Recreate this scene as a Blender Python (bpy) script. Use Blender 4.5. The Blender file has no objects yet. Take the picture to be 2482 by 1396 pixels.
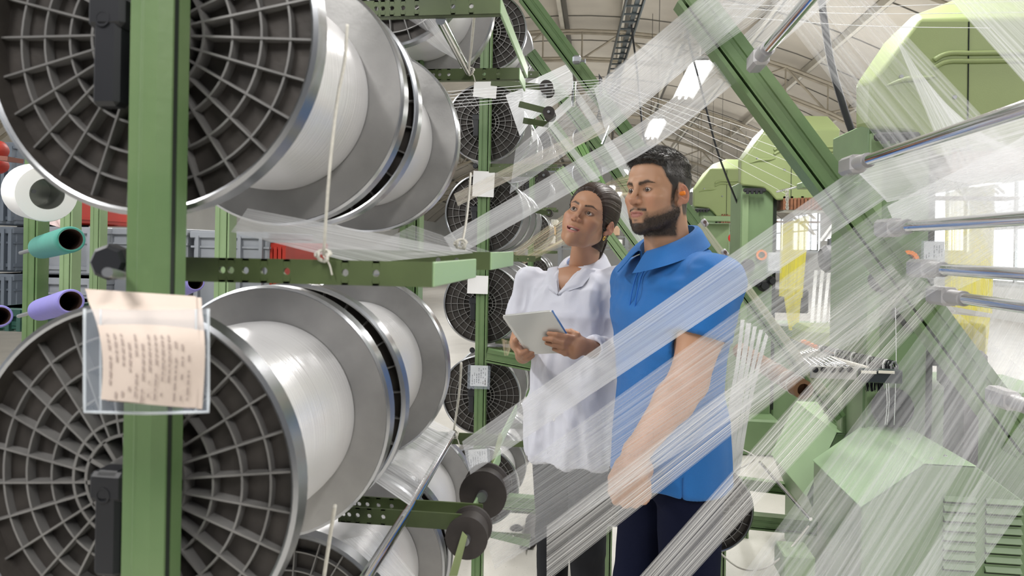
import bpy, math, random
import numpy as np
from mathutils import Vector, Matrix
random.seed(7); np.random.seed(7)
SC = bpy.context.scene
COL = SC.collection
# ---------------------------------------------------------------- camera
W_, H_, F_ = 2482.0, 1396.0, 1655.0
CAM_Z = 1.5
cam_d = bpy.data.cameras.new('camera'); cam = bpy.data.objects.new('camera', cam_d); COL.objects.link(cam)
cam_d.sensor_width = 36.0; cam_d.lens = 36.0*F_/W_; cam_d.shift_x = 0.0; cam_d.shift_y = -98.0/W_
cam_d.clip_start = 0.05; cam_d.clip_end = 200
YAW = math.atan((1450-1241)/F_)
ROLL = math.radians(1.0)
cam.matrix_world = (Matrix.Translation((0, 0, CAM_Z)) @ Matrix.Rotation(YAW, 4, 'Z') @ Matrix.Rotation(math.pi/2, 4, 'X') @ Matrix.Rotation(ROLL, 4, 'Z'))
CM = cam.matrix_world.copy()
SC.camera = cam
cam_d.dof.use_dof = True; cam_d.dof.focus_distance = 2.15; cam_d.dof.aperture_fstop = 8.0
def P(px, py, d):
    return CM @ Vector(((px-1241)/F_*d, -(py-600)/F_*d, -d))
def PIX(v):
    c = CM.inverted() @ Vector(v); return (1241+c.x/-c.z*F_, 600-c.y/-c.z*F_, -c.z)
def PY(px, py, Y):          # the point of a pixel ray on the plane at world Y
    a = P(px, py, 1.0)-CM.translation; t = Y/a.y; return CM.translation+a*t
def PZ(px, py, Z):
    a = P(px, py, 1.0)-CM.translation; t = (Z-CAM_Z)/a.z; return CM.translation+a*t
# ---------------------------------------------------------------- world, exposure
w = bpy.data.worlds.new('world'); SC.world = w; w.use_nodes = True
w.node_tree.nodes['Background'].inputs[0].default_value = (0.93, 0.96, 1.0, 1)
w.node_tree.nodes['Background'].inputs[1].default_value = 0.21
SC.view_settings.view_transform = 'Standard'; SC.view_settings.look = 'None'
SC.view_settings.gamma = 1.0; SC.view_settings.use_curve_mapping = False
SC.view_settings.exposure = -0.02
SC.cycles.transparent_max_bounces = 20
SC.cycles.max_bounces = 6; SC.cycles.diffuse_bounces = 3; SC.cycles.glossy_bounces = 3; SC.cycles.transmission_bounces = 3
SC.cycles.caustics_reflective = False; SC.cycles.caustics_refractive = False
SC.cycles.sample_clamp_indirect = 4.0
def area(name, loc, size, power, rot=(0,0,0), color=(1,0.98,0.95)):
    l = bpy.data.lights.new(name, 'AREA'); l.shape = 'RECTANGLE'; l.size = size[0]; l.size_y = size[1]; l.energy = power; l.color = color
    o = bpy.data.objects.new(name, l); COL.objects.link(o); o.location = loc; o.rotation_euler = rot; return o
# ceiling strip-light rows (their lamps), rearmost three added to brighten the dark back; the hall's side glazing
for i, (x, y) in enumerate([(-2.6, 1.0), (-2.6, 6.0), (1.15, -1.5), (1.1, 3.4), (3.6, 0.2), (3.6, 6.0), (-1.2, -1.2), (6.4, 3.0), (1.1, 8.8), (1.1, 12.5), (6.4, 9.0), (3.6, 14.0), (1.1, 19.0), (6.4, 18.0), (-5.0, 12.0), (1.1, 27.0), (5.0, 30.0), (-5.0, 22.0), (-3.0, 40.0), (4.0, 40.0), (-6.0, 33.0)]):
    area('ceiling_lamp_and_fill', (x, y, 3.62), (0.35, 1.7), 95)
for (x, y) in [(1.1, 8), (4.5, 14), (-4, 12), (1.1, 22), (6, 24), (-4, 26), (3, 34), (-3, 42), (4, 42)]: area('roof_fill_light', (x, y, 3.8), (0.3, 1.7), 36, (math.pi, 0, 0))  # added upward fill that brightens the roof, not a fixture's own lamp
area('window_daylight', (9.5, 5.0, 3.0), (9.0, 3.2), 150, (0, math.radians(72), 0), (0.95, 0.98, 1.0))
area('window_daylight', (-7.0, 2.0, 3.0), (8.0, 3.0), 200, (0, math.radians(-72), 0), (0.95, 0.98, 1.0))
# ---------------------------------------------------------------- materials
MATS = {}
def mat(name, col, rough=0.5, metal=0.0, var=0.0, vscale=8.0, bump=0.0, bscale=60.0, emit=0.0, alpha=1.0, spec=0.5, sheen=0.0, dirt=None, coat=0.0):
    if name in MATS: return MATS[name]
    m = bpy.data.materials.new(name); m.use_nodes = True; nt = m.node_tree; b = nt.nodes['Principled BSDF']
    b.inputs['Base Color'].default_value = (*col, 1); b.inputs['Roughness'].default_value = rough; b.inputs['Metallic'].default_value = metal
    b.inputs['Specular IOR Level'].default_value = spec
    if sheen: b.inputs['Sheen Weight'].default_value = sheen
    if coat: b.inputs['Coat Weight'].default_value = coat; b.inputs['Coat Roughness'].default_value = 0.15
    if alpha < 1: b.inputs['Alpha'].default_value = alpha
    if emit: b.inputs['Emission Color'].default_value = (*col, 1); b.inputs['Emission Strength'].default_value = emit
    tc = nt.nodes.new('ShaderNodeTexCoord')
    if var > 0:
        n = nt.nodes.new('ShaderNodeTexNoise'); n.inputs['Scale'].default_value = vscale; n.inputs['Detail'].default_value = 5
        nt.links.new(tc.outputs['Object'], n.inputs['Vector'])
        r = nt.nodes.new('ShaderNodeValToRGB'); r.color_ramp.elements[0].position = 0.3; r.color_ramp.elements[1].position = 0.7
        d = dirt or tuple(c*(1-var) for c in col)
        r.color_ramp.elements[0].color = (*d, 1); r.color_ramp.elements[1].color = (*tuple(min(1, c*(1+var*0.3)) for c in col), 1)
        nt.links.new(n.outputs['Fac'], r.inputs[0]); nt.links.new(r.outputs[0], b.inputs['Base Color'])
    if bump > 0:
        n = nt.nodes.new('ShaderNodeTexNoise'); n.inputs['Scale'].default_value = bscale; n.inputs['Detail'].default_value = 3
        nt.links.new(tc.outputs['Object'], n.inputs['Vector'])
        bp = nt.nodes.new('ShaderNodeBump'); bp.inputs['Strength'].default_value = bump; bp.inputs['Distance'].default_value = 0.01
        nt.links.new(n.outputs['Fac'], bp.inputs['Height']); nt.links.new(bp.outputs[0], b.inputs['Normal'])
    MATS[name] = m; return m
def sheet_mat(name, col=(0.86, 0.87, 0.9), base=0.25, amp=0.6, freq=60.0, streak=6.0, col2=None, rough=0.45):
    """yarns side by side: u runs across the sheet, v along it; the gaps between yarns let the hall through"""
    if name in MATS: return MATS[name]
    m = bpy.data.materials.new(name); m.use_nodes = True; nt = m.node_tree; N = nt.nodes; L = nt.links
    b = N['Principled BSDF']; b.inputs['Roughness'].default_value = rough; b.inputs['Base Color'].default_value = (*col, 1)
    uv = N.new('ShaderNodeUVMap'); sp = N.new('ShaderNodeSeparateXYZ'); L.new(uv.outputs[0], sp.inputs[0])
    def noise(su, sv, det=2.0, off=0.0):
        a = N.new('ShaderNodeMath'); a.operation = 'MULTIPLY_ADD'; a.inputs[1].default_value = su; a.inputs[2].default_value = off; L.new(sp.outputs[0], a.inputs[0])
        c = N.new('ShaderNodeMath'); c.operation = 'MULTIPLY'; c.inputs[1].default_value = sv; L.new(sp.outputs[1], c.inputs[0])
        k = N.new('ShaderNodeCombineXYZ'); L.new(a.outputs[0], k.inputs[0]); L.new(c.outputs[0], k.inputs[1])
        n = N.new('ShaderNodeTexNoise'); n.inputs['Scale'].default_value = 1.0; n.inputs['Detail'].default_value = det; L.new(k.outputs[0], n.inputs['Vector'])
        return n.outputs['Fac']
    n1 = noise(freq, 0.35, 2.0); n2 = noise(streak, 0.8, 2.0, 7.3)
    r1 = N.new('ShaderNodeMapRange'); r1.inputs[1].default_value = 0.36; r1.inputs[2].default_value = 0.64; r1.inputs[3].default_value = 0.0; r1.inputs[4].default_value = 1.0; L.new(n1, r1.inputs[0])
    r2 = N.new('ShaderNodeMapRange'); r2.inputs[1].default_value = 0.35; r2.inputs[2].default_value = 0.65; r2.inputs[3].default_value = 0.45; r2.inputs[4].default_value = 1.0; L.new(n2, r2.inputs[0])
    mm = N.new('ShaderNodeMath'); mm.operation = 'MULTIPLY'; L.new(r1.outputs[0], mm.inputs[0]); L.new(r2.outputs[0], mm.inputs[1])
    al = N.new('ShaderNodeMath'); al.operation = 'MULTIPLY_ADD'; al.inputs[1].default_value = amp; al.inputs[2].default_value = base; al.use_clamp = True; L.new(mm.outputs[0], al.inputs[0])
    if col2:
        mx = N.new('ShaderNodeMix'); mx.data_type = 'RGBA'; mx.inputs[6].default_value = (*col, 1); mx.inputs[7].default_value = (*col2, 1)
        n3 = noise(freq*0.6, 0.0, 1.0, 3.1)
        r3 = N.new('ShaderNodeMapRange'); r3.inputs[1].default_value = 0.45; r3.inputs[2].default_value = 0.55; L.new(n3, r3.inputs[0]); L.new(r3.outputs[0], mx.inputs[0]); L.new(mx.outputs[2], b.inputs['Base Color'])
        tcol = None
    tl = N.new('ShaderNodeBsdfTranslucent'); tl.inputs[0].default_value = (*col, 1)
    ms = N.new('ShaderNodeMixShader'); ms.inputs[0].default_value = 0.4; L.new(b.outputs[0], ms.inputs[1]); L.new(tl.outputs[0], ms.inputs[2])
    tr = N.new('ShaderNodeBsdfTransparent'); mt = N.new('ShaderNodeMixShader'); L.new(al.outputs[0], mt.inputs[0]); L.new(tr.outputs[0], mt.inputs[1]); L.new(ms.outputs[0], mt.inputs[2])
    L.new(mt.outputs[0], N['Material Output'].inputs[0])
    MATS[name] = m; return m
G_POST = mat('green_post_paint', (0.135, 0.200, 0.092), 0.42, 0, 0.28, 5, 0.05, 90, dirt=(0.085, 0.16, 0.06))
G_ARM = mat('olive_arm_paint', (0.080, 0.112, 0.040), 0.5, 0, 0.4, 9)
G_LIT = mat('lit_green_paint', (0.34, 0.50, 0.28), 0.4, 0, 0.1, 3)  # the green made paler for faces that catch the light
G_HOOD = mat('yellow_green_hood', (0.26, 0.32, 0.135), 0.45, 0, 0.08, 2, 0.03, 200)
G_LOOM = mat('loom_green_paint', (0.17, 0.26, 0.13), 0.42, 0, 0.15, 4)
G_LOOM2 = mat('loom_green_light', (0.24, 0.34, 0.18), 0.42, 0, 0.12, 4)
SLOT = mat('slot_shade', (0.008, 0.014, 0.008), 0.8)  # near-black standing in for the shade inside slots and gaps
ALU = mat('brushed_aluminium', (0.37, 0.365, 0.36), 0.42, 0.62, 0.3, 9, 0.04, 70)
ALU_D = mat('dull_aluminium', (0.33, 0.335, 0.34), 0.42, 0.8, 0.3, 7)
RIM = mat('rim_metal', (0.40, 0.41, 0.43), 0.25, 0.95)
RIB = mat('cast_rib', (0.24, 0.235, 0.23), 0.42, 0.45, 0.2, 20)
DISH = mat('shaded_dish', (0.055, 0.048, 0.043), 0.55, 0.3, 0.4, 14, 0.1, 60)  # darkened: the shade between the ribs is put into this colour
CHROME = mat('chrome_tube', (0.78, 0.79, 0.81), 0.1, 1.0)
BLACK = mat('black_plastic', (0.012, 0.013, 0.017), 0.45, 0, 0.2, 10)
PAPER = mat('pinkish_paper', (0.56, 0.47, 0.41), 0.8, 0, 0.06, 20)
PAPER_W = mat('white_paper', (0.72, 0.72, 0.72), 0.8)
INK = mat('ink', (0.10, 0.09, 0.09), 0.8)
CORD = mat('white_cord', (0.62, 0.60, 0.54), 0.8, 0, 0.15, 200)
THREAD = mat('white_thread', (0.85, 0.86, 0.88), 0.5)
WHITE = mat('white_paint', (0.8, 0.8, 0.8), 0.4)
STEEL = mat('steel_grey', (0.3, 0.31, 0.33), 0.35, 0.8)
PLASTIC_CLEAR = mat('clear_pocket', (0.55, 0.62, 0.72), 0.12, 0, alpha=0.28)
mat('zinc_clamp', (0.42, 0.41, 0.42), 0.5, 0.5)
ORANGE = mat('orange_foam', (0.9, 0.24, 0.015), 0.6)
RUBBER = mat('dark_rubber', (0.035, 0.028, 0.026), 0.6, 0, 0.3, 30)
def yarn_mat():
    m = mat('wound_white_yarn', (0.82, 0.815, 0.83), 0.28, 0.42)
    nt = m.node_tree; N = nt.nodes; L = nt.links
    tc = N.new('ShaderNodeTexCoord'); mp = N.new('ShaderNodeMapping'); mp.inputs['Scale'].default_value = (2, 420, 2); L.new(tc.outputs['Object'], mp.inputs[0])
    n = N.new('ShaderNodeTexNoise'); n.inputs['Scale'].default_value = 1.0; n.inputs['Detail'].default_value = 2; L.new(mp.outputs[0], n.inputs['Vector'])
    bp = N.new('ShaderNodeBump'); bp.inputs['Strength'].default_value = 0.35; bp.inputs['Distance'].default_value = 0.002; L.new(n.outputs['Fac'], bp.inputs['Height'])
    L.new(bp.outputs[0], N['Principled BSDF'].inputs['Normal'])
    return m
YARN = yarn_mat()
# ---------------------------------------------------------------- mesh helpers
def basis(d, up=None):
    d = Vector(d).normalized(); up = Vector(up) if up else (Vector((0, 0, 1)) if abs(d.z) < 0.95 else Vector((1, 0, 0)))
    s = d.cross(up).normalized(); u = s.cross(d).normalized(); return s, d, u
class MB:
    def __init__(s): s.v = []; s.f = []; s.mi = []; s.uv = {}; s.cur = 0
    def add(s, vs, fs, mi=None, uvs=None):
        o = len(s.v); s.v += [tuple(v) for v in vs]
        for k, f in enumerate(fs):
            if uvs: s.uv[len(s.f)] = [uvs[i] for i in f]
            s.f.append([o+i for i in f]); s.mi.append(s.cur if mi is None else mi)
        return s
    def box(s, c, size, R=None, mi=None, bev=0.0):
        hx, hy, hz = [q/2 for q in size]; c = Vector(c)
        pts = []
        b = min(bev, hx*.9, hy*.9, hz*.9)
        if b <= 0:
            pts = [(x, y, z) for z in (-hz, hz) for y in (-hy, hy) for x in (-hx, hx)]
            fs = [(0, 2, 3, 1), (4, 5, 7, 6), (0, 1, 5, 4), (2, 6, 7, 3), (0, 4, 6, 2), (1, 3, 7, 5)]
        else:
            idx = {}
            for sx in (-1, 1):
                for sy in (-1, 1):
                    for sz in (-1, 1):
                        for ax in range(3):
                            p = [sx*(hx-b), sy*(hy-b), sz*(hz-b)]; p[ax] = (sx, sy, sz)[ax]*(hx, hy, hz)[ax]
                            idx[(sx, sy, sz, ax)] = len(pts); pts.append(tuple(p))
            fs = []
            def q(l): fs.append(tuple(l))
            for ax in range(3):
                o1, o2 = [(1, 2), (2, 0), (0, 1)][ax]
                for sg in (-1, 1):
                    l = []
                    for a1, a2 in ((-1, -1), (1, -1), (1, 1), (-1, 1)):
                        t = [0, 0, 0]; t[ax] = sg; t[o1] = a1; t[o2] = a2; l.append(idx[(*t, ax)])
                    q(l if sg > 0 else l[::-1])
            for ax in range(3):
                o1, o2 = [(1, 2), (2, 0), (0, 1)][ax]
                for a1 in (-1, 1):
                    for a2 in (-1, 1):
                        l = []
                        for sg, w_ in ((-1, o1), (1, o1), (1, o2), (-1, o2)):
                            t = [0, 0, 0]; t[ax] = sg; t[o1] = a1; t[o2] = a2; l.append(idx[(*t, w_)])
                        q(l if a1*a2 < 0 else l[::-1])
            for sx in (-1, 1):
                for sy in (-1, 1):
                    for sz in (-1, 1):
                        l = [idx[(sx, sy, sz, k)] for k in range(3)]; q(l if sx*sy*sz > 0 else l[::-1])
        if R is not None: pts = [R @ Vector(p) for p in pts]
        return s.add([Vector(p)+c for p in pts], fs, mi)
    def bar(s, a, b, w, h, up=None, mi=None, bev=0.0):
        a, b = Vector(a), Vector(b); sd, d, u = basis(b-a, up); R = Matrix((sd, d, u)).transposed()
        return s.box((a+b)/2, (w, (b-a).length, h), R, mi, bev)
    def prof(s, a, b, poly, up=None, mi=None):
        """extrude a closed (side, up) outline from a to b"""
        a, b = Vector(a), Vector(b); sd, d, u = basis(b-a, up); n = len(poly)
        vs = [a+sd*x+u*y for x, y in poly]+[b+sd*x+u*y for x, y in poly]
        fs = [(i, (i+1) % n, n+(i+1) % n, n+i) for i in range(n)]+[tuple(range(n))[::-1], tuple(range(n, 2*n))]
        return s.add(vs, fs, mi)
    def tube(s, pts, r, n=8, mi=None, cap=True, closed=False):
        pts = [Vector(p) for p in pts]; m = len(pts); rs = r if isinstance(r, (list, tuple)) else [r]*m
        vs = []; ref = None
        for i, p in enumerate(pts):
            d = (pts[min(i+1, m-1)]-pts[max(i-1, 0)])
            if d.length < 1e-9: d = Vector((0, 0, 1))
            d.normalize()
            if ref is None: ref = basis(d)[0]
            ref = (ref-d*ref.dot(d)); ref = ref.normalized() if ref.length > 1e-6 else basis(d)[0]
            u = d.cross(ref)
            for k in range(n):
                t = 2*math.pi*k/n; vs.append(p+(ref*math.cos(t)+u*math.sin(t))*rs[i])
        fs = [(i*n+k, i*n+(k+1) % n, (i+1)*n+(k+1) % n, (i+1)*n+k) for i in range(m-1) for k in range(n)]
        if cap: fs += [tuple(range(n))[::-1], tuple((m-1)*n+k for k in range(n))]
        return s.add(vs, fs, mi)
    def lathe(s, c, axis, prof, n=48, mi=None, mis=None):
        """prof: list of (radius, along)"""
        c = Vector(c); sd, d, u = basis(axis); vs = []
        for r, h in prof:
            for k in range(n):
                t = 2*math.pi*k/n; vs.append(c+d*h+(sd*math.cos(t)+u*math.sin(t))*r)
        m = len(prof)
        for i in range(m-1):
            pass
        fs = [(i*n+k, i*n+(k+1) % n, (i+1)*n+(k+1) % n, (i+1)*n+k) for i in range(m-1) for k in range(n)]
        o = len(s.f); s.add(vs, fs, mi)
        if mis:
            for i in range(m-1):
                for k in range(n): s.mi[o+i*n+k] = mis[i]
        return s
    def poly_solid(s, top, off, mi=None):
        """a face outline with a real thickness vector"""
        off = Vector(off); n = len(top); vs = [Vector(p) for p in top]; vs += [p+off for p in vs]
        fs = [tuple(range(n)), tuple(range(n, 2*n))[::-1]]+[(i, n+i, n+(i+1) % n, (i+1) % n) for i in range(n)]
        return s.add(vs, fs, mi)
    def grid(s, fn, nu, nv, mi=None):
        vs = []; uvs = []
        for i in range(nu+1):
            for j in range(nv+1):
                vs.append(fn(i/nu, j/nv)); uvs.append((i/nu, j/nv))
        fs = [(i*(nv+1)+j, (i+1)*(nv+1)+j, (i+1)*(nv+1)+j+1, i*(nv+1)+j+1) for i in range(nu) for j in range(nv)]
        return s.add(vs, fs, mi, uvs)
    def build(s, name, mats, parent=None, smooth=False, origin=None, fix=True):
        me = bpy.data.meshes.new(name)
        if parent is not None: o0 = Vector(parent.matrix_world.translation) if False else Vector(parent.get('_o', (0, 0, 0)))
        elif origin is not None: o0 = Vector(origin)
        else:
            A = np.array([tuple(v) for v in s.v]); o0 = Vector((float(A[:, 0].mean()), float(A[:, 1].mean()), float(A[:, 2].min())))
        me.from_pydata([tuple(Vector(v)-o0) for v in s.v], [], s.f)
        ms = mats if isinstance(mats, (list, tuple)) else [mats]
        for m in ms: me.materials.append(m)
        if len(ms) > 1: me.polygons.foreach_set('material_index', s.mi)
        if s.uv:
            ul = me.uv_layers.new(name='UVMap')
            for pi, p in enumerate(me.polygons):
                if pi in s.uv:
                    for k, li in enumerate(p.loop_indices): ul.data[li].uv = s.uv[pi][k]
        me.update(); me.validate()
        if fix:
            import bmesh
            bm = bmesh.new(); bm.from_mesh(me); bmesh.ops.recalc_face_normals(bm, faces=bm.faces); bm.to_mesh(me); bm.free()
        if smooth is not False:
            me.polygons.foreach_set('use_smooth', [True]*len(me.polygons))
            if smooth is not True: me.set_sharp_from_angle(angle=math.radians(smooth))
        o = bpy.data.objects.new(name, me); COL.objects.link(o)
        if parent is not None:
            o.parent = parent; o['_o'] = tuple(parent.get('_o', (0, 0, 0)))
        else: o.location = o0; o['_o'] = tuple(o0)
        return o
def tag(o, label=None, cat=None, group=None, kind=None):
    if label: o['label'] = label
    if cat: o['category'] = cat
    if group: o['group'] = group
    if kind: o['kind'] = kind
    return o
def thing(name, loc, label, cat, group=None):
    o = bpy.data.objects.new(name, None); COL.objects.link(o); o.empty_display_size = 0.05
    o.location = loc; o['_o'] = tuple(loc); return tag(o, label, cat, group)
def kids(o): return [c for c in bpy.data.objects if c.parent == o]
def copy_thing(o, loc, rot=None, label=None, group=None):
    r = o.copy(); COL.objects.link(r); r.location = loc
    if rot is not None: r.rotation_euler = rot
    if label: r['label'] = label
    if group: r['group'] = group
    for ch in kids(o):
        c = ch.copy(); COL.objects.link(c); c.parent = r
        for g in kids(ch):
            d = g.copy(); COL.objects.link(d); d.parent = c
    return r
# ================================================================ the hall
X_AX = 0.0
def floor_mat():
    m = mat('terrazzo', (0.56, 0.54, 0.50), 0.35, 0, 0.14, 3.0)
    nt = m.node_tree; N = nt.nodes; L = nt.links; b = N['Principled BSDF']
    src = b.inputs['Base Color'].links[0].from_socket
    tc = N.new('ShaderNodeTexCoord'); v = N.new('ShaderNodeTexVoronoi'); v.inputs['Scale'].default_value = 70; L.new(tc.outputs['Object'], v.inputs['Vector'])
    cr = N.new('ShaderNodeValToRGB'); cr.color_ramp.elements[0].position = 0.06; cr.color_ramp.elements[0].color = (0.25, 0.24, 0.22, 1); cr.color_ramp.elements[1].position = 0.16; cr.color_ramp.elements[1].color = (1, 1, 1, 1)
    L.new(v.outputs['Distance'], cr.inputs[0])
    mx = N.new('ShaderNodeMix'); mx.data_type = 'RGBA'; mx.blend_type = 'MULTIPLY'; mx.inputs[0].default_value = 0.55; L.new(src, mx.inputs[6]); L.new(cr.outputs[0], mx.inputs[7]); L.new(mx.outputs[2], b.inputs['Base Color'])
    return m
m = MB(); m.box((2, 22, -0.05), (26, 56, 0.1)); tag(m.build('floor', floor_mat()), kind='structure')
# barrel roof: arch centre x = XC, crown height ZC
XC, RA, ZC = -1.0, 15.5, 7.3
def arch(x, dz=0.0): return ZC-dz-(RA-math.sqrt(max(0, RA*RA-(x-XC)**2)))
CEIL = mat('ceiling_panel', (0.62, 0.58, 0.51), 0.8, 0, 0.12, 1.2)
m = MB(); xs = [XC-10.5+i*0.7 for i in range(31)]
m.grid(lambda u, v: (xs[int(round(u*30))], -4+v*52, arch(xs[int(round(u*30))])), 30, 26)
m.grid(lambda u, v: (xs[int(round(u*30))], -4+v*52, arch(xs[int(round(u*30))])+0.06), 30, 26)
tag(m.build('ceiling', CEIL, fix=False), kind='structure')
PURL = mat('purlin_steel', (0.66, 0.63, 0.55), 0.5, 0.1, 0.15, 3); PURD = mat('purlin_dark', (0.12, 0.115, 0.10), 0.6)
m = MB()
for i in range(-6, 7):
    x = XC+i*1.5; z = arch(x)-0.10
    m.bar((x, -4, z), (x, 48, z), 0.09, 0.16, mi=0)
    m.bar((x+0.11, -4, z+0.04), (x+0.11, 48, z+0.04), 0.10, 0.06, mi=1)
for k in range(0, 26):   # panel seams
    y = -3+k*2.0
    pts = [(x, y, arch(x)-0.012) for x in xs]; m.tube(pts, 0.012, 4, mi=1)
tag(m.build('trim_1', [PURL, PURD]), kind='structure')
TRUSS = mat('truss_beige', (0.50, 0.45, 0.36), 0.6, 0.1, 0.2, 4)
for ti, y in enumerate((10.5, 17.5, 24.5, 31.5, 38.5)):
    m = MB(); xs2 = [XC-10.5+i*1.0 for i in range(22)]
    up = [(x, y, arch(x)-0.25) for x in xs2]; lo = [(x, y, arch(x)-0.95) for x in xs2]
    for sdy in (-0.12, 0.12):
        m.tube([(a, b+sdy, c) for a, b, c in up], 0.035, 4); m.tube([(a, b+sdy, c) for a, b, c in lo], 0.035, 4)
    for i in range(21):
        a, b = (up[i], lo[i+1]) if i % 2 == 0 else (lo[i], up[i+1])
        m.tube([a, b], 0.028, 4); m.tube([up[i], lo[i]], 0.02, 4)
    tag(m.build('trim_%d' % (ti+2), TRUSS), kind='structure')
WALLM = mat('plaster_grey', (0.75, 0.76, 0.75), 0.8, 0, 0.1, 1)
m = MB(); m.box((XC+10.6, 26, 1.9), (0.2, 48, 3.8)); m.box((XC+10.6, 26, 4.6), (0.2, 48, 0.7)); tag(m.build('wall_right', WALLM), kind='structure')
m = MB(); m.box((XC, 47.6, 3.4), (21.6, 0.2, 6.8)); tag(m.build('wall_back', WALLM), kind='structure')
m = MB(); m.box((XC-10.6, 26, 1.9), (0.2, 48, 3.8)); tag(m.build('wall_left', WALLM), kind='structure')
PANE = mat('daylit_glass', (0.93, 0.96, 1.0), 0.3, emit=2.2); FRAME = mat('window_frame_paint', (0.5, 0.52, 0.52), 0.5)
wi = 1
for y0, z0, z1 in [(9, 0.9, 3.4), (14, 0.9, 3.4), (19, 1.6, 3.4), (25, 1.6, 3.4), (31, 1.6, 3.4), (37, 1.6, 3.4)]:
    m = MB(); m.box((XC+10.47, y0+1.9, (z0+z1)/2), (0.04, 3.8, z1-z0)); wn = m.build('window_%d' % wi, PANE); tag(wn, kind='structure')
    m = MB()
    for k in range(5): m.box((XC+10.42, y0+k*0.95, (z0+z1)/2), (0.06, 0.06, z1-z0))
    for k in range(3): m.box((XC+10.42, y0+1.9, z0+k*(z1-z0)/2), (0.06, 3.8, 0.06))
    m.build('window_frame', FRAME, wn); wi += 1
# strip lights hanging in rows
TUBE = mat('fluorescent_tube', (1.0, 0.99, 0.96), 0.3, emit=9.0); HOUS = mat('lamp_housing', (0.75, 0.76, 0.78), 0.4)
def striplight(first=[None]):
    t = thing('strip_light', (0, 0, 0), 'x', 'ceiling light', 'twin tube strip lights under the roof')
    m = MB(); m.box((0, 0, 0.03), (0.16, 1.9, 0.05)); m.prof((0, -0.95, 0.0), (0, 0.95, 0.0), [(-0.15, -0.05), (-0.08, 0.01), (0.08, 0.01), (0.15, -0.05), (0.08, 0.025), (-0.08, 0.025)]); m.build('housing', HOUS, t)
    for sx in (-0.045, 0.045):
        m = MB(); m.tube([(sx, -0.92, -0.03), (sx, 0.92, -0.03)], 0.019, 8); m.build('lamp_tube', TUBE, t)
    for sy in (-0.8, 0.8):
        m = MB(); m.tube([(0, sy, 0.05), (0, sy, 2.4)], 0.006, 5); m.build('hanger_wire', PURD, t)
    return t
S0 = striplight()
lampspots = [(1675, 195, 9.0, 'large twin tube strip light glowing behind the upper yarn sheet'),
    (1585, 312, 12.6, 'second twin tube strip light, just below the large one'),
    (1737, 428, 20.0, 'strip light right of the man\'s hair, upper of a pair'),
    (1683, 457, 25.5, 'strip light just right of the man\'s ear'),
    (1510, 420, 20.5, 'strip light glimpsed between the diagonal posts left of the man\'s forehead'),
    (1482, 456, 25.0, 'strip light glimpsed right above the woman\'s hair'),
    (2085, 390, 17.0, 'strip light between the two green hoods behind the dark cable'),
    (1745, 498, 33.0, 'small distant strip light left of the far windows'),
    (1702, 513, 40.0, 'tiny strip light closest to the back wall'),
    (1795, 478, 26.0, 'distant strip light partly behind the green loom column'),
    (1500, 470, 32.0, 'far small strip light low between the green diagonals'),
    (2440, 432, 10.0, 'bright strip light at the right edge above the yellow warps')]
for i, (px, py, d, lb) in enumerate(lampspots):
    p = P(px, py, d)
    if i == 0: S0.location = p; S0['label'] = lb
    else: copy_thing(S0, p, label=lb)
# cable tray
m = MB(); a = PZ(1548, -30, 4.6); b = PZ(1478, 215, 4.6)
a = Vector((a.x, a.y, 4.6)); b = Vector((a.x-0.35, a.y+9.5, 4.6))
b = PZ(1455, 300, 4.6)
sd = (b-a).normalized().cross(Vector((0, 0, 1)))
for sgn in (-1, 1): m.bar(a+sd*0.11*sgn, b+sd*0.11*sgn, 0.02, 0.08)
n = int((b-a).length/0.3)
for k in range(n): q = a+(b-a)*k/n; m.bar(q-sd*0.11, q+sd*0.11, 0.03, 0.02)
m.bar(a+sd*0.04+Vector((0, 0, 0.03)), b+sd*0.04+Vector((0, 0, 0.03)), 0.06, 0.03)
tag(m.build('cable_tray', mat('tray_steel', (0.10, 0.12, 0.13), 0.45, 0.6)), 'dark ladder-like cable tray hanging under the roof left of the big strip light', 'cable tray')
def cable(pts, r, label, mt=BLACK, name='hanging_cable', cat='cable', group=None):
    m = MB(); m.tube(pts, r, 6); return tag(m.build(name, mt, smooth=True), label, cat, group)
def curve(ps, n=12):
    ps = [Vector(p) for p in ps]; out = []
    for i in range(len(ps)-1):
        p0 = ps[max(i-1, 0)]; p1 = ps[i]; p2 = ps[i+1]; p3 = ps[min(i+2, len(ps)-1)]
        for k in range(n):
            t = k/n; out.append(0.5*((2*p1)+(-p0+p2)*t+(2*p0-5*p1+4*p2-p3)*t*t+(-p0+3*p1-3*p2+p3)*t**3))
    out.append(ps[-1]); return out
cable(curve([P(1655, -20, 5), P(1668, 90, 5), P(1700, 215, 5), P(1740, 370, 5.2), P(1790, 500, 5.4)]), 0.008, 'thin dark cable falling from the roof past the big strip light')
cable(curve([P(1988, -20, 3.5), P(2012, 140, 3.5), P(2045, 260, 3.5), P(2080, 360, 3.5), P(2094, 402, 3.5)]), 0.018, 'thick dark hose hanging between the two green hoods')
cable(curve([P(1530, 60, 8), P(1545, 180, 8), P(1560, 330, 8), P(1580, 372, 8)]), 0.012, 'dark suspension cable left of the big strip light')
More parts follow.
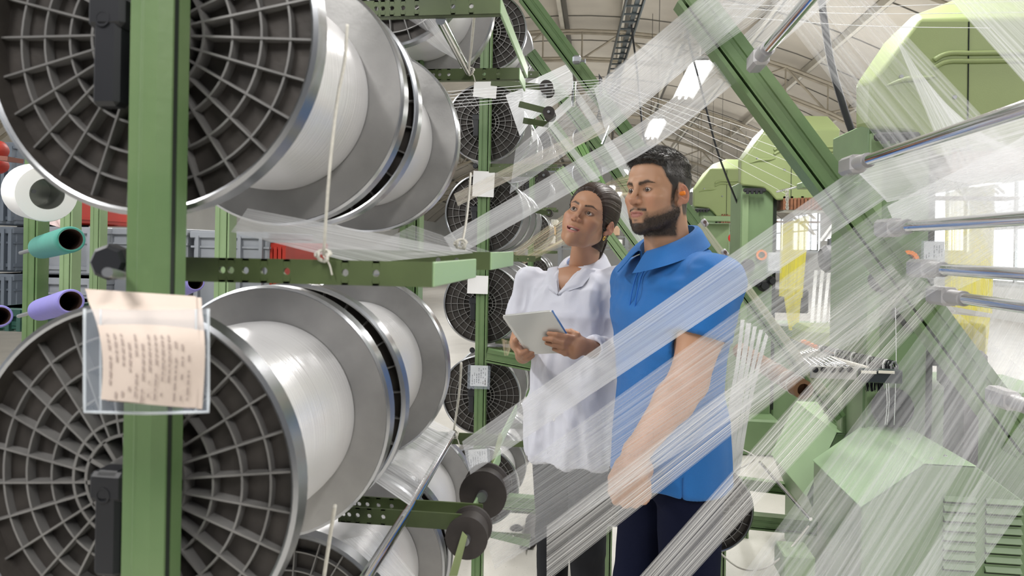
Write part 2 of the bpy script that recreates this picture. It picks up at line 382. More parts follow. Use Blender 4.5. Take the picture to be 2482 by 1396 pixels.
# ================================================================ yarn beams and the creels
FR = 0.1775
def flange_bm(out):
    """out=-1: ribbed face looks towards -Y (towards the camera); plate at y in [0, .012]"""
    m = MB(); d = out; T = 0.020
    # plate inner face (polished), outer dish, rim with rolled bead
    m.lathe((0, 0, 0), (0, 1, 0), [(0.03, -0.004*d), (FR*0.98, -0.004*d), (FR, -0.001*d), (FR, T*d), (FR*0.975, T*1.1*d), (FR*0.96, T*d), (FR*0.95, 0.002*d), (0.03, 0.002*d)], 96,
            mis=[1, 1, 1, 1, 1, 3, 2])
    for rr, hh, tt in ((0.045, T*0.95, 0.003), (FR*0.335, T*0.9, 0.0028), (FR*0.49, T*0.7, 0.0022), (FR*0.655, T*0.62, 0.0022), (FR*0.815, T*0.5, 0.0022)):
        m.lathe((0, 0, 0), (0, 1, 0), [(rr-tt/2, 0.001*d), (rr-tt/2, hh*d), (rr+tt/2, hh*d), (rr+tt/2, 0.001*d)], 96, mis=[0, 0, 0])
    for k in range(26):
        t = 2*math.pi*(k+0.3)/26; r = Vector((math.cos(t), 0, math.sin(t))); s = Vector((-math.sin(t), 0, math.cos(t)))*0.0013
        r0, r1, r2 = 0.045, FR*0.335, FR*0.955
        P0 = [r*r0, r*r1, r*r2]; Hh = [T*0.95*d, T*0.92*d, T*0.45*d]
        vs = []
        for p, h in zip(P0, Hh):
            for sg in (-1, 1):
                vs.append(p+s*sg+Vector((0, 0.001*d, 0))); vs.append(p+s*sg*0.8+Vector((0, h, 0)))
        fs = []
        for i in range(2):
            a = i*4; b = a+4; fs += [(a, b, b+1, a+1), (a+1, b+1, b+3, a+3), (a+3, b+3, b+2, a+2)]
        m.add(vs, fs, 0)
    for k in range(12):  # hub spokes
        t = 2*math.pi*k/12; r = Vector((math.cos(t), 0, math.sin(t))); m.bar(r*0.016+Vector((0, T*0.5*d, 0)), r*0.045+Vector((0, T*0.5*d, 0)), 0.004, T*0.9, up=(0, 1, 0), mi=0)
    m.lathe((0, 0, 0), (0, 1, 0), [(0.013, T*1.1*d), (0.024, T*1.1*d), (0.026, 0), (0.0, 0)], 32, mis=[0, 0, 0])
    return m
SPW = 0.27
def make_spool():
    t = thing('yarn_beam', (0, 0, 0), 'x', 'yarn beam'); t['_o'] = (0, 0, 0)
    f1 = flange_bm(-1).build('flange', [RIB, RIM, DISH, DISH], t, smooth=35, fix=False)
    f1.data.materials[2] = DISH
    f2 = f1.copy(); COL.objects.link(f2); f2.parent = t; f2.location = (0, SPW, 0); f2.rotation_euler = (0, 0, math.pi)
    m = MB(); m.lathe((0, 0, 0), (0, 1, 0), [(0.05, 0.001), (FR*0.965, 0.003), (FR*0.975, 0.0045), (0.05, 0.0047)], 96); g1 = m.build('inner_plate', ALU, t, smooth=35)
    g2 = g1.copy(); COL.objects.link(g2); g2.parent = t; g2.location = (0, SPW, 0); g2.rotation_euler = (0, 0, math.pi)
    m = MB(); m.lathe((0, 0, 0), (0, 1, 0), [(0.1, 0.006), (0.128, 0.006), (0.1295, 0.03), (0.1295, SPW-0.03), (0.128, SPW-0.006), (0.1, SPW-0.006)], 128); m.build('wound_yarn', YARN, t, smooth=35)
    m = MB(); m.lathe((0, 0, 0), (0, 1, 0), [(0.0, -0.03), (0.012, -0.03), (0.012, SPW+0.03), (0.0, SPW+0.03)], 16); m.build('axle', STEEL, t, smooth=35)
    return t
SPOOL0 = make_spool(); used = [False]
def spool(loc, label, group=None):
    rot = (0, random.uniform(0, 6.28), 0)
    if not used[0]:
        used[0] = True; SPOOL0.location = loc; SPOOL0.rotation_euler = rot; SPOOL0['label'] = label
        if group: SPOOL0['group'] = group
        return SPOOL0
    o = copy_thing(SPOOL0, loc, rot, label)
    if group: o['group'] = group
    return o
POSTPROF = [(-.0245, -.02), (-.0245, .02), (-.0105, .02), (-.009, .0175), (-.004, .0175), (-.0025, .02), (.009, .02), (.0115, .0195), (.0135, .0225), (.0145, .0225), (.0145, -.012), (.0185, -.012), (.0185, .0225), (.0245, .0225), (.0245, -.02)]
def scale_prof(p, k): return [(a*k, b*k) for a, b in p]
def post_mesh(a, b, k=1.0, up=(0, -1, 0), mt=None, name='post', parent=None, origin=None):
    m = MB(); m.prof(a, b, scale_prof(POSTPROF, k), up=up)
    # strip at the extrusion's slot floor, the slot's shade put into its colour
    sd, d, u = basis(Vector(b)-Vector(a), up); o = sd*0.0165*k+u*-0.0105*k
    m.bar(Vector(a)+o, Vector(b)+o, 0.0039*k, 0.002*k, up=up, mi=1)
    return m.build(name, [mt or G_POST, SLOT], parent, origin=origin)
def arm_mesh(parent, x0, x1, y, z, h=0.026, t=0.004, ret=0.26, holes=(), sgn=1):
    """perforated flat strip with a lip bent back at its end; real holes cut as gaps"""
    m = MB(); xs = [x0]+sorted(holes)+[x1]; r = 0.0042
    # plate assembled around square-ish octagonal holes
    prev = x0
    for hx in sorted(holes):
        m.box(((prev+hx-r)/2, y, z), (hx-r-prev, t, h)); 
        n = 12; vs = []; fs = []
        sq = []
        for k in range(n):
            a = 2*math.pi*(k+0.5)/n; c, s_ = math.cos(a), math.sin(a)
            f = max(abs(c)/r, abs(s_)/(h/2)); sq.append((hx+c/f, z+s_/f))
        # hole ring
        for yy in (-t/2, t/2):
            for k in range(n):
                a = 2*math.pi*(k+0.5)/n; vs.append((hx+math.cos(a)*r*0.93, y+yy, z+math.sin(a)*r*0.93))
            for q in sq: vs.append((q[0], y+yy, q[1]))
        for k in range(n):
            k2 = (k+1) % n
            fs += [(k, k2, n+k2, n+k), (2*n+k, 3*n+k, 3*n+k2, 2*n+k2), (k, 2*n+k, 2*n+k2, k2)]
        m.add(vs, fs)
        # corner fillers
        for sx in (-1, 1):
            for sz in (-1, 1):
                cx, cz = hx+sx*r, z+sz*h/2
                pts = [q for q in sq if (q[0]-hx)*sx > 0 and (q[1]-z)*sz > 0]
        m.box((hx, y, z+h/2-0.0012), (2*r, t, 0.0024)); m.box((hx, y, z-h/2+0.0012), (2*r, t, 0.0024))
        prev = hx+r
    m.box(((prev+x1)/2, y, z), (x1-prev, t, h))
    m.box(((x0+x1)/2, y+0.008, z-h/2+0.001), (x1-x0, 0.016, 0.002))
    a = m.build('arm', G_ARM, parent)
    if ret > 0:
        m = MB(); m.box((x1, y+ret/2, z), (t, ret, h), bev=0.001); m.build('end_plate', G_LIT, a)  # lip of the same strip, its lit look put into the paler colour
    return a
def bearing(parent, c, k=1.0):
    m = MB(); c = Vector(c)
    m.box(c+Vector((0, 0, 0)), (0.026*k, 0.02*k, 0.10*k), bev=0.004*k); m.box(c+Vector((0.0, 0.004, 0.035*k)), (0.036*k, 0.03*k, 0.028*k), bev=0.004*k)
    m.lathe(c+Vector((-0.002, -0.0105*k, 0.028*k)), (0, -1, 0), [(0.0075*k, 0), (0.0075*k, 0.001), (0.0055*k, 0.001), (0.0055*k, -0.012)], 20)
    return m.build('bearing_block', BLACK, parent, smooth=35)
def knob(parent, c, r=0.016):
    m = MB(); m.lathe(c, (0.2, -1, 0), [(0, -0.02), (r*0.5, -0.02), (r*0.6, -0.006), (r, -0.004), (r, 0.012), (r*0.8, 0.016), (0, 0.016)], 8); return m.build('clamp_knob', BLACK, parent, smooth=30)
# ---- near creel
ZL = [0.465, 0.87, 1.277, 1.682, 2.085]
ax1 = PY(385, 100, 0.64); ax2 = PY(340, 1150, 0.64); XN = (ax1.x+ax2.x)/2; ZU, ZLo = ax1.z, ax2.z
lv = {1.682: ZU, 1.277: ZLo}
names_n = {(3, 0): 'big ribbed yarn beam at upper left, topmost of the two nearest the camera', (3, 1): 'silver yarn beam right behind the big upper left one',
    (2, 0): 'big ribbed yarn beam at lower left under the paper tag', (2, 1): 'silver yarn beam right behind the big lower left one',
    (1, 1): 'yarn beam at the bottom left corner with its bright rim tops showing', (1, 2): 'yarn beam at the bottom behind the lower perforated arms, wound with bright yarn',
    (4, 2): 'dull silver yarn beam at the top edge above the upper perforated arm'}
YS = [0.64, 0.985, 1.33]
for (l, k), lb in names_n.items():
    z = {3: ZU, 2: ZLo, 1: 0.885, 4: 2.075}[l]
    xx = {3: ax1.x, 2: ax2.x, 1: ax2.x, 4: ax1.x+0.01}[l]
    spool((xx, YS[k]-(0.02 if k == 0 else 0)+0.02, z), lb)
pa = PY(382, 0, 0.575); CR = thing('near_creel_frame', (pa.x, 0.59, 0), 'nearest green creel frame, its slotted post crossing the big ribbed beams', 'machine frame')
pc = PY(362, 0, 0.575).x; m = MB()
m.prof((pc, 0.575, 0), (pc, 0.575, 2.6), [(-.0182, -.034), (-.0182, 0), (-.0085, 0), (-.0065, .0012), (-.0045, 0), (.0090, 0), (.0182, -.008), (.0182, -.0105), (.0130, -.0105), (.0130, -.0180), (.0182, -.0180), (.0182, -.034)], up=(0, -1, 0))
m.box((pc+0.0152, 0.5892, 1.3), (0.0044, 0.0074, 2.6), mi=1); m.build('post', [G_POST, SLOT], CR)  # black box filling the slot in place of its shade
post_mesh((pa.x-0.05, 1.62, 0), (pa.x-0.05, 1.62, 2.6), 1.0, parent=CR)
xe = -0.160
def hol(l, Y): return [PY(q, 640, Y).x for q in l]
arm_mesh(CR, PY(452, 668, 0.69).x, PY(1048, 668, 0.69).x, 0.69, PY(800, 660, 0.69).z, holes=hol([541, 562, 597, 642, 697, 838, 913], 0.69), ret=0.245)
arm_mesh(CR, -0.40, PY(1188, 630, 0.98).x, 0.98, PY(1100, 631, 0.98).z, holes=hol([1062, 1107], 0.98), ret=0.26)
arm_mesh(CR, -0.40, PY(1212, 30, 1.09).x, 1.09, PY(1050, 18, 1.09).z, holes=hol([902, 918, 940, 967, 1000, 1088, 1132], 1.09), ret=0.42)
arm_mesh(CR, -0.45, PY(1258, 180, 1.53).x, 1.53, PY(1150, 180, 1.53).z, holes=hol([1035, 1043, 1058, 1080, 1166, 1200], 1.53), ret=0.12)
arm_mesh(CR, -0.42, PY(1135, 1250, 1.09).x, 1.09, PY(980, 1256, 1.09).z, holes=hol([843, 857, 878, 906, 940], 1.09), ret=0.36)
arm_mesh(CR, -0.42, PY(1170, 1235, 1.13).x, 1.13, PY(980, 1228, 1.13).z, holes=hol([869, 881, 901, 928, 960], 1.13), ret=0.0)
arm_mesh(CR, -0.42, PY(1213, 1060, 1.52).x, 1.52, PY(1100, 1062, 1.52).z, holes=hol([1010, 1025, 1046, 1158], 1.52), ret=0.30)
bearing(CR, PY(272, 128, 0.60), 1.05)
bearing(CR, PY(272, 1262, 0.60), 1.0)
knob(CR, PY(278, 635, 0.60), 0.017)
# axle ends rest in the bearings
# ---- guide tubes
def rod(a, b, r, label, name='guide_tube', cat='metal tube', mt=CHROME, clamp=None, group=None):
    t = thing(name, a, label, cat, group); m = MB(); m.tube([a, b], r, 20); m.build('tube', mt, t, smooth=35)
    if clamp:
        m = MB(); d = (Vector(b)-Vector(a)).normalized(); A = Vector(a)
        m.bar(A-d*0.03, A+d*0.045, r*3.0, r*3.4, bev=r*0.6); m.tube([A+d*0.03, A+d*0.09], r*1.35, 16); m.build('clamp', mat('zinc_clamp', (0.42, 0.41, 0.42), 0.5, 0.5), t, smooth=35)
    return t
rod(PY(985, 1246, 1.085), PY(1100, 1050, 1.52), 0.0075, 'chrome guide tube passing through the lower perforated arms, tied with a cord knot')
rod(PY(880, 1410, 0.875), PY(985, 1246, 1.08), 0.0085, 'chrome guide tube reaching the bottom edge in front of the lower arms')
rod(PY(1068, 48, 1.10), PY(1137, 178, 1.52), 0.0085, 'chrome guide tube tied with cord between the two upper perforated arms')
rod(PY(300, 668, 0.60), PY(260, 660, 0.50), 0.004, 'small steel pin below the black knob on the near post', cat='pin', name='steel_pin', mt=STEEL)
# brake cords round the flanges
def cord(pts, label, r=0.0016, mt=CORD, knot=None):
    t = thing('brake_cord', pts[0], label, 'cord'); m = MB(); m.tube(curve(pts, 8), r, 8); m.build('cord', mt, t, smooth=True)
    if knot is not None:
        m = MB(); k = Vector(knot); n = 40; R = r*2.6
        m.tube([k+Vector((math.cos(a*0.9)*R*(1.3+0.5*math.sin(a*2.3)), math.sin(a*1.7)*R, math.sin(a*0.9)*R*1.4)) for a in [i*0.45 for i in range(n)]], r*0.9, 6)
        m.tube(curve([k, k+Vector((R*1.5, 0, -R*2)), k+Vector((R*2.2, 0, -R*4.5))], 5), r*0.6, 5); m.build('knot', mt, t, smooth=True)
    return t
cord([PY(842, 60, 0.66), PY(835, 150, 0.655), PY(818, 240, 0.65), PY(800, 400, 0.65), PY(788, 560, 0.67), PY(785, 618, 0.685)], 'white brake cord hanging from the big upper beam rim to the near perforated arm', 0.0017, knot=PY(784, 620, 0.683))
cord([PY(1150, 30, 1.11), PY(1143, 110, 1.2), PY(1137, 160, 1.4), PY(1138, 174, 1.5)], 'white cord knotted round the upper chrome guide tube', 0.0022, knot=PY(1139, 172, 1.5))
cord([PY(1141, 420, 1.27), PY(1132, 520, 1.1), PY(1120, 590, 1.0)], 'white cord knotted at the far perforated arm beside the silver beam', 0.0020, knot=PY(1117, 592, 0.985))
cord([PY(1118, 880, 1.26), PY(1112, 960, 1.35), PY(1100, 1042, 1.5)], 'beige cord looped over the lower chrome guide tube', 0.0024, knot=PY(1100, 1052, 1.5))
cord([PY(812, 1225, 0.70), PY(800, 1300, 0.72), PY(785, 1400, 0.74)], 'pale cord running down behind the rim of the big lower beam', 0.0022)
# paper tag in its pocket on the near post
m = MB()
T0 = thing('paper_tag', P(360, 850, 0.55), 'pinkish paper tag bent over the near green post in a clear pocket', 'paper tag')
def tagf(u, v):
    y = 712+v*262+(-12 if v < .05 else 0)
    x = 243+u*(475-243)-(1-u)*38*(1-v)**3+ (8*math.sin(v*3))
    d = 0.545-0.02*math.sin(min(1, v*2.2)*math.pi/2)+0.035*(1-v)**4 + 0.004*math.sin(u*5+v*3)
    y += 18*u*(1-v)**2+ (20*(u-0.3) if v > 0.8 else 0)*(v-0.8)*5
    return P(x, y, d)
for off in (0, 0.0012):
    m.grid(lambda u, v: tagf(u, v)+Vector((0.004*(off > 0), off, -off)), 16, 30)
m.build('paper', PAPER, T0, smooth=True, fix=False)
m = MB()
random.seed(3)
for c in range(13):
    u = 0.09+c*0.068
    v = 0.36
    while v < 0.93:
        l = random.uniform(0.015, 0.07)
        if random.random() < 0.72:
            q = [tagf(u-0.010, v), tagf(u+0.010, v), tagf(u+0.010, v+l), tagf(u-0.010, v+l)]
            m.add([p-Vector((0, 0.0012, 0)) for p in q], [(0, 1, 2, 3)])
        v += l+0.02
m.build('print', mat('faded_print', (0.36, 0.29, 0.26), 0.8), T0, fix=False)
m = MB()
def pocket(u, v): return P(205+u*300, 752+v*250-8*abs(u-.5), 0.533+0.004*math.sin(u*6)+(0.006*(1-v)))
m.grid(pocket, 10, 10); 
m.build('clear_pocket', PLASTIC_CLEAR, T0, smooth=True, fix=False)
m = MB(); m.tube([pocket(0, v/10) for v in range(11)]+[pocket(u/10, 1) for u in range(1, 11)]+[pocket(1, 1-v/10) for v in range(1, 11)], 0.0012, 5)
m.tube([pocket(0.13, v/10) for v in range(11)], 0.0008, 5); m.tube([pocket(0.9, v/10) for v in range(11)], 0.0008, 5)
m.build('pocket_edge', mat('pocket_edge', (0.75, 0.8, 0.85), 0.2, alpha=0.55), T0, smooth=True)
# ---- far creels (same kit, repeated)
def rack(X, Y, z_off, levels, cols, name_, armdir=1, label=None, tops=2.6, prefix='', arms=True, tagl=True):
    R = thing('creel_frame', (X, Y, 0), label, 'machine frame')
    post_mesh((X+0.005, Y-0.06, 0), (X+0.005, Y-0.06, tops), 1.0, parent=R)
    post_mesh((X+0.005, Y+cols*0.32+0.02, 0), (X+0.005, Y+cols*0.32+0.02, tops), 1.0, parent=R)
    for li in levels:
        z = ZL[li]+z_off if li < 5 else 2.49+z_off
        bearing(R, (X-0.035, Y-0.055, z-0.02))
        if arms:
            a = arm_mesh(R, X+0.02, X+0.235, Y-0.045, z-0.20, holes=[X+0.07+0.022*q for q in (0, 1, 2, 4, 6)], ret=0.0)
            arm_mesh(R, X+0.02, X+0.235, Y+0.25, z-0.20, holes=[X+0.07+0.022*q for q in (0, 1, 2, 4, 6)], ret=0.0)
            if li % 2 == 0: knob(R, (X-0.035, Y-0.065, z-0.2), 0.012)
    return R
XF = PY(1172, 600, 3.0).x
rack(XF, 3.02, -0.03, range(6), 3, 'far', label='green creel frame with six ribbed beams beyond the silver beams, left of the woman')
rows6 = ['bottom', 'second from the bottom', 'third from the bottom', 'third from the top', 'second from the top', 'topmost']
FSP = {}
for li in range(6):
    z = (ZL[li] if li < 5 else 2.49)-0.03
    for k in range(3):
        FSP[li, k] = spool((XF, 3.02+k*0.33, z), '%s yarn beam of the creel left of the woman, %s' % (rows6[li].capitalize(), ['ribbed face towards the camera', 'directly behind the front one', 'rearmost of the three on its axle']
              [k]))
def pen(sp, px, py, txt, h, tilt):
    c = bpy.data.curves.new('pen_mark', 'FONT'); c.body = txt; c.size = h; c.extrude = 0.0003; c.offset = h*0.012; c.materials.append(BLACK)
    o = bpy.data.objects.new('pen_mark', c); COL.objects.link(o)
    W = Matrix.Translation(PY(px, py, 3.0165)) @ Matrix.Rotation(math.pi/2, 4, 'X') @ Matrix.Rotation(math.radians(tilt), 4, 'Z')
    S = Matrix.Translation(sp.location) @ sp.rotation_euler.to_matrix().to_4x4(); o.parent = sp; o.matrix_local = S.inverted() @ W
pen(FSP[2, 0], 1194, 692, '3', 0.020, -20); pen(FSP[2, 0], 1207, 706, '1', 0.020, -30); pen(FSP[2, 0], 1217, 730, '2', 0.020, -40)
pen(FSP[4, 0], 1226, 372, 'S2.b', 0.020, 38); pen(FSP[3, 0], 1206, 585, 'W', 0.018, 0)
def small_tag(px, py, d, w, h, label, tilt=0.0, mt=PAPER_W, text=False):
    t = thing('paper_tag', P(px, py, d), label, 'paper tag'); m = MB(); a = math.radians(tilt)
    def q(u, v): 
        x = (u-.5)*w; y = (v-.5)*h
        return P(px+x*math.cos(a)-y*math.sin(a), py+x*math.sin(a)+y*math.cos(a), d+0.004*math.sin(u*3+v*2))
    m.grid(q, 4, 6); m.grid(lambda u, v: q(u, v)+Vector((0, 0.0008, 0)), 4, 6); m.build('paper', mt, t, smooth=True, fix=False)
    if text:
        m = MB(); random.seed(int(px*7+py))
        for c in range(7):
            u = 0.12+c*0.125; v = 0.12
            while v < 0.85:
                l = random.uniform(0.03, 0.13)
                if random.random() < 0.75 and not (c < 3 and v < 0.3): m.add([q(u-.018, v)-Vector((0, .001, 0)), q(u+.018, v)-Vector((0, .001, 0)), q(u+.018, v+l)-Vector((0, .001, 0)), q(u-.018, v+l)-Vector((0, .001, 0))], [(0, 1, 2, 3)])
                v += l+0.03
        m.build('print', INK, t, fix=False)
        m = MB(); m.grid(lambda u, v: q(-0.15+u*1.3, -0.02+v*1.15)-Vector((0, 0.003, 0)), 2, 2); m.build('clear_pocket', PLASTIC_CLEAR, t, fix=False)
small_tag(1176, 215, 2.965, 56, 44, 'white paper tag on the far creel post under the upper arms', 5)
small_tag(1172, 446, 2.965, 52, 62, 'white folded paper tag on the far creel post above the woman\'s shoulder level', 3)
small_tag(1158, 690, 2.965, 50, 44, 'white paper tag partly behind the near arm plate', 2)
small_tag(1161, 911, 2.965, 42, 50, 'printed white tag in a clear pocket below the woman\'s tablet', 2, text=True)
small_tag(1159, 1114, 2.965, 46, 50, 'printed white tag in a clear pocket on the lowest beam of the far creel', -4, text=True)
# deeper creels
XG = PY(1292, 325, 6.4).x
rack(XG, 6.4, -0.02, range(2, 6), 3, 'deep', label='second green creel frame further back, seen between the diagonal posts', tops=2.75)
for li in range(2, 6):
    for k in range(2):
        spool((XG, 6.4+k*0.33, (ZL[li] if li < 5 else 2.49)-0.02), '%s yarn beam of the second creel back, %s' % (['', '', 'lowest', 'second lowest', 'second highest', 'highest'][li].capitalize(), ['front one', 'rear one'][k]))
XH = PY(1400, 400, 7.5).x
rack(XH+0.1, 8.0, 0.3, range(2, 6), 2, 'deep2', label='third green creel frame, smallest, behind the woman\'s head', tops=3.0, arms=False)
for li in range(2, 6):
    spool((XH+0.1, 8.0, (ZL[li] if li < 5 else 2.49)+0.3), '%s small yarn beam of the third creel behind the woman\'s head' % ['', '', 'lowest', 'second lowest', 'second highest', 'highest'][li].capitalize())
# low beams at the feet of the frame behind the two people
spool(PY(1712, 1228, 2.78), 'yarn beam low on the floor frame at the man\'s back, grey ribs partly hidden by his trousers')
spool(PY(1492, 1172, 2.95), 'yarn beam low on the floor frame between the woman and the man')
# guide rollers on the near arms
def roller(c, r, L, label, name='guide_roller', ax=(0, 1, 0), lip=None):
    t = thing(name, c, label, 'roller'); m = MB(); c = Vector(c)
    m.lathe(c, ax, [(0.0, 0), (r, 0), (r, 0.006), (r*0.86, 0.009), (r*0.86, L-0.009), (r, L-0.006), (r, L), (0, L)], 32); m.build('drum', RUBBER, t, smooth=35)
    m = MB(); m.lathe(c, ax, [(0, -0.012), (r*0.22, -0.012), (r*0.22, L+0.01), (0, L+0.01)], 12); m.build('spindle', STEEL, t, smooth=35)
    return t
roller(PY(1170, 1200, 1.18), 0.042, 0.05, 'dark round guide roller above the lower arms, upper of the two')
roller(PY(1130, 1305, 1.06), 0.034, 0.05, 'dark round guide roller at the lower arm tips, lower of the two')
roller(PY(1324, 210, 2.57), 0.026, 0.09, 'black guide roller at the end of the upper green arm')
roller(PY(1330, 272, 2.57), 0.023, 0.08, 'black guide roller just below the topmost one')
roller(PY(1318, 425, 2.9), 0.026, 0.1, 'black guide roller beneath the grey arm left of the woman')
roller(PY(1330, 516, 3.6), 0.020, 0.08, 'small black guide roller at arm tip above the woman\'s shoulder')
for (pp, qq, d, lb) in [((1190, 200), (1322, 212), 2.6, 'upper olive arm carrying the topmost guide roller'), ((1258, 252), (1328, 270), 2.6, 'short olive arm carrying the second guide roller'),
        ((1268, 292), (1330, 302), 2.7, 'small olive arm below the second guide roller'), ((1185, 412), (1318, 408), 2.85, 'grey green arm carrying the roller left of the woman'), ((1284, 508), (1334, 518), 3.6, 'small green arm above the woman\'s right shoulder')]:
    m = MB(); m.bar(PY(*pp, d), PY(*qq, d), 0.004, 0.024, bev=0.001); tag(m.build('roller_arm', G_ARM), lb, 'machine arm')
# bent green blades next to the low rollers
m = MB(); m.poly_solid([PY(1088, 1396, 1.02), PY(1108, 1396, 1.02), PY(1132, 1302, 1.04), PY(1120, 1290, 1.04)], (0, 0.004, 0)); tag(m.build('bent_blade', mat('olive_blade', (0.22, 0.27, 0.12), 0.5)), 'pale green blade standing in front of the lower round roller', 'machine arm')
m = MB(); m.poly_solid([PY(1180, 1160, 1.4), PY(1198, 1158, 1.4), PY(1218, 1060, 1.5), PY(1210, 1048, 1.5)], (0, 0.004, 0)); tag(m.build('bent_blade', MATS['olive_blade']), 'pale green blade rising to the far lower arm tip', 'machine arm')
# ================================================================ looms on the right
def loom(Y0, dy, label, cat='loom', big=False):
    """Y0 = plane the outline was read on, dy = shift of this loom along the hall"""
    sh = Vector((0, dy, 0))
    def q(px, py, Y): return PY(px, py, Y)+sh
    base = q(1832, 1060, Y0); T = thing('ribbon_loom', (base.x, base.y, 0), label, cat)
    fr = [(1801, 450), (1795, 446), (1797, 390), (1813, 372), (1858, 310), (1985, 312), (2039, 314), (2025, 400), (2012, 482), (1881, 486), (1864, 466), (1850, 456)]
    md = [(1799, 449), (1790, 445), (1790, 387), (1826, 333), (1862, 298), (1913, 279), (2008, 281), (2012, 400), (1999, 478), (1885, 482), (1864, 464), (1850, 454)]
    A = [q(x, y, Y0) for x, y in fr]; B = [q(x, y, Y0+0.16) for x, y in md]; C = [v+Vector((0, 0.03, 0)) for v in B]
    n = len(fr); m = MB()
    m.add(A+B+C, [tuple(range(n))]+[(i, (i+1) % n, n+(i+1) % n, n+i) for i in range(n)]+[(n+i, n+(i+1) % n, 2*n+(i+1) % n, 2*n+i) for i in range(n)]+[tuple(range(2*n, 3*n))[::-1]])
    hood = m.build('hood', G_HOOD, T, smooth=28)
    bv = hood.modifiers.new('bevel', 'BEVEL'); bv.width = 0.022; bv.segments = 3; bv.limit_method = 'ANGLE'; bv.angle_limit = math.radians(25)
    # pressed beads, seam, screws
    m = MB()
    for yy in (356, 366):
        m.tube(curve([q(1876, yy+8, Y0-0.002), q(1893, yy, Y0-0.002), q(1930, yy, Y0-0.002), q(2028, yy, Y0-0.002)], 5), 0.010, 8)
    m.tube(curve([q(1816, 396, Y0), q(1840, 388, Y0-0.002), q(1862, 387, Y0-0.002), q(1880, 384, Y0)], 6), [0.002+0.010*math.sin(math.pi*min(1, (i+.5)/19)) for i in range(19)], 8)
    m.build('pressed_bead', G_HOOD, hood, smooth=True)
    m = MB(); m.bar(q(1919, 316, Y0-0.001), q(1917, 480, Y0-0.001), 0.004, 0.004, up=(0, 1, 0)); m.build('panel_seam', SLOT, hood)
    for xy in ((1836, 384), (1902, 411)):
        m = MB(); m.lathe(q(*xy, Y0-0.006), (0, 1, 0), [(0, 0), (0.007, 0), (0.009, 0.006), (0, 0.008)], 12); m.build('screw', STEEL, hood, smooth=40)
    # column, base, side frame
    c0, c1 = q(1797, 700, Y0+0.08), q(1869, 700, Y0+0.08)
    def bx(px0, py0, px1, py1, Y, dep, nm, mt, bev=0.006, par=T, zf=None):
        a, b = q(px0, py0, Y), q(px1, py1, Y); z0 = b.z if zf is None else zf
        mm = MB(); mm.box(((a.x+b.x)/2, a.y+dep/2, (a.z+z0)/2), (abs(b.x-a.x), dep, abs(a.z-z0)), bev=bev); return mm.build(nm, mt, par)
    col = bx(1797, 440, 1866, 1000, Y0+0.05, 0.42, 'column', G_LOOM, zf=0.12)
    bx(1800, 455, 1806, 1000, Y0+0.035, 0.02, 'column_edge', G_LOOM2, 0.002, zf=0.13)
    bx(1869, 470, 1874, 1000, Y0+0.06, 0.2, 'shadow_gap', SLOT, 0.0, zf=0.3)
    bx(1784, 1015, 1890, 1060, Y0-0.15, 0.9, 'base', G_LOOM, 0.015, zf=0.0)
    bx(1874, 790, 2070, 1020, Y0+0.3, 0.5, 'lower_frame', G_LOOM, 0.012, zf=0.05)
    # hoses under the hood, actuator bank, cross rail
    m = MB(); m.box(q(1829, 461, Y0-0.02), (0.16, 0.05, 0.03), bev=0.008)
    for k in range(4): m.tube([q(1812+k*11, 460, Y0-0.04), q(1812+k*11, 470, Y0-0.04)], 0.012, 8)
    m.build('hinge_block', BLACK, T, smooth=35)
    m = MB()
    for k in range(18): m.box(q(1893+k*8.5, 494, Y0+0.1), (0.02, 0.2, 0.10))
    m.build('jacquard_head', mat('copper_brown', (0.30, 0.13, 0.07), 0.5, 0.3, 0.4, 30), T)
    bx(1899, 502, 2015, 512, Y0+0.05, 0.25, 'harness_board', WHITE, 0.002)
    bx(1868, 535, 1990, 540, Y0+0.1, 0.1, 'shuttle_rail', mat('brown_rail', (0.2, 0.11, 0.07), 0.5), 0.002)
    bx(1868, 700, 1960, 760, Y0+0.25, 0.3, 'sley_box', mat('dark_machine', (0.06, 0.06, 0.06), 0.5, 0.2, 0.4, 12), 0.01)
    # control knobs on the column
    for (kx, ky, r, mt) in ((1812, 643, 0.05, BLACK), (1845, 618, 0.04, ORANGE), (1850, 692, 0.045, BLACK), (1868, 680, 0.035, BLACK), (1835, 686, 0.03, BLACK)):
        mm = MB(); mm.lathe(q(kx, ky, Y0+0.04), (0, -1, 0), [(0, 0.06), (r*0.6, 0.06), (r*0.7, 0.02), (r, 0.015), (r, 0), (r*.6, 0)] if mt is BLACK else [(r*0.62, 0), (r*0.62, 0.02), (r, 0.02), (r, 0)], 16); mm.build('control_knob', mt, T, smooth=35)
    return T, q, bx
YH = 5.35
MATS['x']=None; del MATS['x']
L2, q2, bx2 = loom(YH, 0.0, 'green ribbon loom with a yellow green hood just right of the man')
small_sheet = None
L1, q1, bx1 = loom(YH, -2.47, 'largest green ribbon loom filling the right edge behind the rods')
L3, q3, bx3 = loom(YH, 2.6, 'third ribbon loom further back, between the man\'s collar and the nearer loom')
